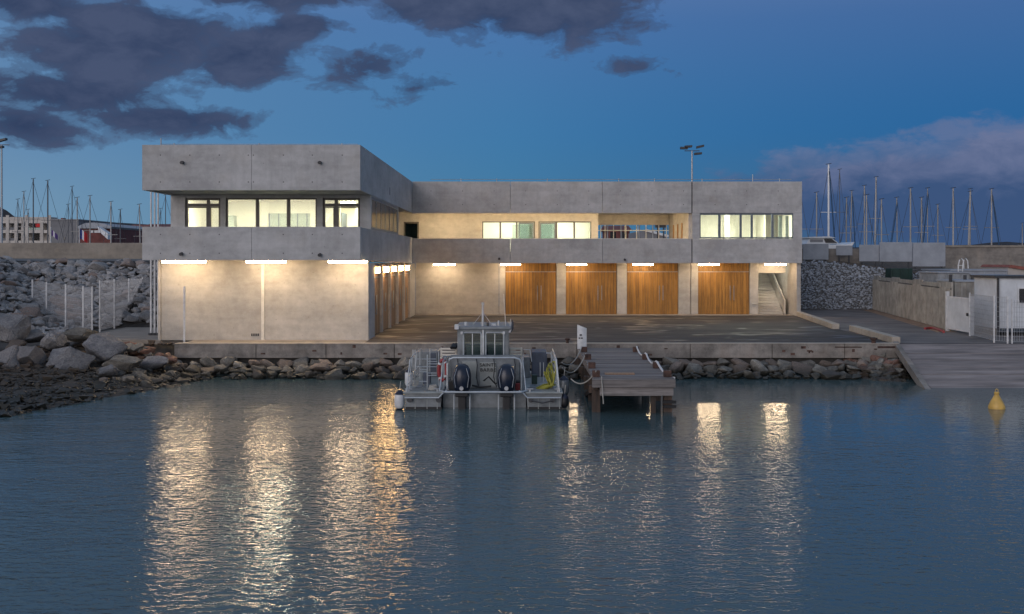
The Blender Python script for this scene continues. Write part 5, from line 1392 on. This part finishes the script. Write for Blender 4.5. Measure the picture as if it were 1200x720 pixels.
bp('seat', 'alu_light', X(571), X(588), dC+.9, dC+1.3, wl_+.57, Z(407), cabo)
mst = MB(); mst.cyl((X(565.5), dC+.2, zb+.12), (X(565.5), dC+.2, Z(358)), .045, .03, 8); mst.cyl((X(565.5), dC+.2, Z(358)), (X(565.5), dC+.2, Z(355)), .05, n=8)
mo = mst.build('mast', M['white_metal'], K, smooth=True)
MB().tube([(X(553), dC+.2, zb+.12), (X(565), dC+.2, Z(367))], .012, 5).build('stay', M['metal'], mo)
MB().tube([(X(577), dC+.2, zb+.12), (X(566), dC+.2, Z(367))], .012, 5).build('stay', M['metal'], mo)
MB().tube([(X(592.5), dC+.3, zb+.1), (X(590), dC+.3, Z(345))], .014, 5).build('antenna', M['white_metal'], K)
bp('navigation_light', 'white_metal', X(533), X(538), dC-.2, dC-.05, zb+.02, zb+.2)
bp('navigation_light', 'metal_dark', X(570), X(573), dC+.1, dC+.2, zb+.122, zb+.26)
# rails on cabin side behind
dR = 38.3
for a, b in ((516, 535), (597, 612)):
    mb = MB()
    for py, o_ in ((409, 0), (412.5, .0), (416, .0)): mb.box(PX(a, dR), PX(b, dR), dR+o_, dR+.08, PZ(py+.9, dR), PZ(py-.9, dR))
    mb.box(PX(a, dR), PX(a, dR)+.06, dR+.081, dR+.15, wl_+.56, PZ(408, dR)); mb.box(PX(b, dR)-.06, PX(b, dR), dR+.081, dR+.15, wl_+.56, PZ(408, dR))
    mb.build('rack', M['strip'], K)
# bow lockers either side
dL = 39.2
def bl(name, m, pa, pb, pt, d, th, pb_=None, parent=K):
    return bp(name, m, PX(pa, d), PX(pb, d), d, d+th, (wl_+.601) if pb_ is None else PZ(pb_, d), PZ(pt, d), parent, .02)
lk = bl('bow_locker', 'alu', 485, 513, 413, dL, 1.6)
bp('grille', 'alu_dark', PX(503.5, dL), PX(511, dL), dL-.02, dL-.001, PZ(436, dL), PZ(414, dL), lk)
lk2 = bl('bow_locker', 'alu_dark', 623, 641, 413, dL, 1.5)
bl('side_box', 'alu', 598, 621, 419, 38.9, 1.2)
bl('side_box', 'alu', 515, 534, 419, 38.9, 1.2)
# railings
def railing(pts_, posts, r=.022):
    mb = MB(); mb.tube(pts_, r, 6)
    for p, q_ in posts: mb.cyl(p, q_, r, n=6)
    return mb.build('railing', M['tubealu'], K, smooth=True)
zdk = wl_+.60
for sgn, pxo in ((-1, 476), (1, 656)):
    x = u_(pxo); t_ = h_(421)-.0
    railing([(x, 34.7, zdk), (x+.10*(-sgn), 34.9, t_-.05), (x+.12*(-sgn), 35.1, t_), (x+.12*(-sgn), 38.6, t_), (x+.1*(-sgn), 39.0, zdk)],
            [((x+.03*-sgn, 35.3, zdk), (x+.12*-sgn, 35.3, t_)), ((x+.03*-sgn, 37, zdk), (x+.12*-sgn, 37, t_))])
    mb = MB(); mb.tube([(x+.06*-sgn, 34.8, zdk+.5), (x+.08*-sgn, 38.8, zdk+.5)], .018, 5); mb.tube([(x+.03*-sgn, 34.75, zdk+.25), (x+.05*-sgn, 38.8, zdk+.25)], .018, 5); mb.build('mid_rail', M['tubealu'], K)
for sgn, pxo in ((-1, 518), (1, 613)):
    x = u_(pxo)
    railing([(x-.1*sgn*-1, 34.75, zdk), (x+.04*sgn, 35.0, h_(440)), (x, 35.2, h_(425)), (x, 36.6, h_(425)), (x, 36.9, zdk)], [((x, 35.6, zdk-.1), (x, 35.6, h_(425)))])
# boarding ladder on the left platform
mb = MB(); x = u_(498); mb.cyl((x, 35.5, zdk), (x, 35.5, h_(419)), .024, n=6); mb.cyl((u_(510), 36.1, zdk), (u_(510), 36.1, h_(417)), .02, n=6)
for py, a, b in ((427, 498, 510), (430, 498, 510), (437, 489, 498), (439.5, 489, 498), (441, 498, 509), (444, 498, 509), (451, 488, 498), (463, 492, 505)): mb.cyl((u_(a), 35.5, h_(py)), (u_(b), 35.5, h_(py)), .014, n=5)
mb.build('ladder', M['tubealu'], K, smooth=True)
mb = MB(); d = 37.6; 
for px in (484, 486.5): mb.cyl((PX(px, d), d, zdk), (PX(px, d), d, PZ(410, d)), .018, n=5)
for px in (489, 501): mb.cyl((PX(px, d), d+1, zdk), (PX(px, d), d+1, PZ(413, d)), .014, n=5)
for py in (421, 430): mb.cyl((PX(486, d), d, PZ(py, d)), (PX(511, d), d, PZ(py, d)), .016, n=5)
for px in (633, 637, 646): mb.cyl((PX(px, d), d, zdk), (PX(px, d), d, PZ(425 if px < 645 else 412, d)), .016, n=5)
mb.tube([(PX(613, d), d, PZ(424, d)), (PX(613, d), d, PZ(410, d)), (PX(621, d), d, PZ(410, d)), (PX(623, d), d, PZ(424, d))], .02, 6)
mb.tube([(PX(640, d), d, PZ(414, d)), (PX(645, d), d, PZ(414, d)), (PX(651, d), d, PZ(428, d)), (PX(652, d), d, zdk)], .02, 6)
mb.build('pipe_frame', M['tubealu'], K, smooth=True)
mb = MB()
for k in range(3): mb.cyl((PX(529+2*k, 38), 38, PZ(408, 38)), (PX(531+3*k, 38), 38.3, PZ(404.5-k*.3, 38)), .06, n=6)
mb.build('deck_gear', M['black'], K)
# flag on the cabin roof
fl = MB(); xx = X(597.5); fl.tube([(xx, dC+.1, zb+.1), (xx+.03, dC+.1, Z(374))], .012, 5)
ff = fl.build('ensign_staff', M['white_metal'], K)
MB().prism([(xx-.02, Z(389)), (xx+.05, Z(385)), (xx+.08, Z(374.5)), (xx+.13, Z(378)), (xx+.14, Z(385)), (xx+.05, Z(390))], 'y', dC+.06, dC+.12).build('ensign', M['navy'], ff)
MB().prism([(xx-.06, Z(390)), (xx+.04, Z(384)), (xx+.07, Z(386)), (xx+.02, Z(390))], 'y', dC+.02, dC+.055).build('ensign_fold', M['flag_white'], ff)
# small fittings: cleats, hatches, cable coils, floor treads, nav gear
for px in (478, 512, 621, 654):
    mb = MB(); x = u_(px); mb.box(x-.03, x+.03, 34.78, 34.86, zdk, zdk+.07); mb.cyl((x-.12, 34.82, zdk+.085), (x+.12, 34.82, zdk+.085), .022, n=6); mb.build('cleat', M['metal'], K)
for xa_, xb_ in ((u_(482), u_(508)), (u_(622), u_(650))):
    for k in range(3): bp('hatch', 'alu', xa_+k*.28, xa_+k*.28+.24, 35.9, 36.6, zdk+.002, zdk+.022)
for k in range(9):
    bp('tread_strip', 'alu', u_(475), u_(515), 34.95+k*.11, 34.99+k*.11, zdk+.001, zdk+.008, bevel=0)
    bp('tread_strip', 'alu', u_(619), u_(657), 34.95+k*.11, 34.99+k*.11, zdk+.001, zdk+.008, bevel=0)
mb = MB()
for k in range(5): P = [(u_(506)+(.17-.01*k)*math.cos(i*pi/8), 35.25+(.17-.01*k)*math.sin(i*pi/8), zdk+.03+k*.03) for i in range(17)]; mb.tube(P, .018, 5)
mb.build('rope_coil', M['rope'], K)
bp('tool_box', 'alu_dark', u_(488), u_(497), 36.9, 37.3, zdk+.001, zdk+.4); bp('tool_box', 'green', u_(624), u_(631), 36.9, 37.3, zdk+.001, zdk+.32)
bp('fuel_tank', 'red', u_(604), u_(609.5), 35.4, 35.7, wl_+.562, wl_+.80)
for px in (527, 607): bp('battery_box', 'black', u_(px)-.1, u_(px)+.14, 35.55, 35.85, wl_+.562, wl_+.86)
for px in (533, 556, 577, 602): MB().tube([(u_(px), 35.86, h_(423)), (u_(px)+.05, 35.7, h_(432)), (u_(px)+.02, 35.6, h_(446)), (u_(px)+.12, 35.4, h_(458))], .016, 5).build('hose_line', M['black'], K)
mb = MB()
for px in (474, 486, 500, 512): mb.box(u_(px)-.012, u_(px)+.012, 34.735, 34.749, wl_+.02, wl_+.40)
for px in (619, 631, 644, 656): mb.box(u_(px)-.012, u_(px)+.012, 34.735, 34.749, wl_+.02, wl_+.40)
mb.build('weld_seam', M['alu_light'], K)
mb = MB(); mb.box(u_(473), u_(517), 34.742, 34.749, wl_-.1, wl_+.09); mb.box(u_(617), u_(659), 34.742, 34.749, wl_-.1, wl_+.09); mb.build('boot_stripe', M['black'], K)
mb = MB(); mb.cyl((X(545), dC+.5, zb+.12), (X(545), dC+.5, zb+.25), .05, n=8); mb.cyl((X(584), dC+.4, zb+.12), (X(584), dC+.4, zb+.30), .03, n=8); mb.box(X(575), X(581), dC+.3, dC+.4, zb+.122, zb+.20); mb.build('deck_lamp', M['white_metal'], K)
bp('work_light', 'white_metal', X(540), X(543), dC-.2, dC-.1, zb-.16, zb-.06); bp('work_light', 'white_metal', X(589), X(592), dC-.2, dC-.1, zb-.16, zb-.06)
# fenders, lifebuoy, hose: things of their own
def fender(x, y, z0, z1, r, label, m='fender'):
    f = empty('fender', (x, y, z0), label, 'fender', 'fenders hanging from the work boat')
    L = z1-z0
    MB().lathe((x, y, z0), [(r*.35, 0), (r*.8, .05), (r, .13), (r, L-.16), (r*.85, L-.07), (r*.5, L-.02)], 14).build('body', M[m], f, smooth=True)
    MB().lathe((x, y, z1-.09), [(r*.95, 0), (r*.8, .06), (r*.3, .12), (.03, .15)], 14).build('cap', M['navy'], f, smooth=True)
    MB().lathe((x, y, z0-.04), [(.04, 0), (r*.6, .03), (r*.85, .07)], 14).build('foot_cap', M['navy'], f, smooth=True)
    MB().tube([(x, y, z1), (x+.04, y+.02, z1+.35)], .014, 5).build('line', M['rope'], f)
fender(u_(467.5), 34.75, wl_+.02, h_(460), .17, 'lower white fender with a navy cap at the left stern corner')
fender(u_(471.5), 36.6, h_(462), h_(441), .14, 'upper white fender hanging further forward on the left side')
fender(u_(663), 36.0, h_(470), h_(448), .18, 'grey fender hanging on the right side of the boat', 'alu')
fender(u_(662), 34.9, wl_+.05, h_(465), .15, 'dark fender low at the right stern corner', 'black')
lb = MB(); c = Vector((u_(516), 35.62, h_(438))); P = []
for i in range(25): t_ = 2*pi*i/24; P.append(c+Vector((.13*math.cos(t_), .02, .34*math.sin(t_))))
lbo = empty('lifebuoy', tuple(c), 'red lifebuoy hanging edge-on at the inner left rail', 'lifebuoy')
lb.tube(P, .07, 8); lb.build('ring', M['red'], lbo, smooth=True)
for t_ in (.8, 2.3, 3.9, 5.5):
    p = c+Vector((.13*math.cos(t_), .02, .34*math.sin(t_))); p2 = c+Vector((.13*math.cos(t_+.25), .02, .34*math.sin(t_+.25)))
    MB().cyl(p, p2, .074, n=8).build('band', M['fender'], lbo)
mb = MB(); P = []
for i in range(150):
    t_ = i/149; a = t_*2*pi*8; P.append((u_(645)+.10*math.cos(a)+.22*(.5-t_)*-1+.05*math.sin(a*.3), 35.6+.14*math.sin(a*.7), zdk+.05+.95*abs(math.sin(a*.52))*(.4+.6*t_)))
mb.tube(P, .022, 5)
for k in range(4):
    P = [(u_(637+k*2.5)+.22*math.cos(i*pi/8), 35.6+.22*math.sin(i*pi/8), zdk+.03+k*.035) for i in range(17)]; mb.tube(P, .022, 5)
tag(mb.build('hose', M['yellow'], origin=(u_(645), 35.6, zdk), smooth=True), 'tangled yellow-green hose heaped on the right stern platform', 'hose')
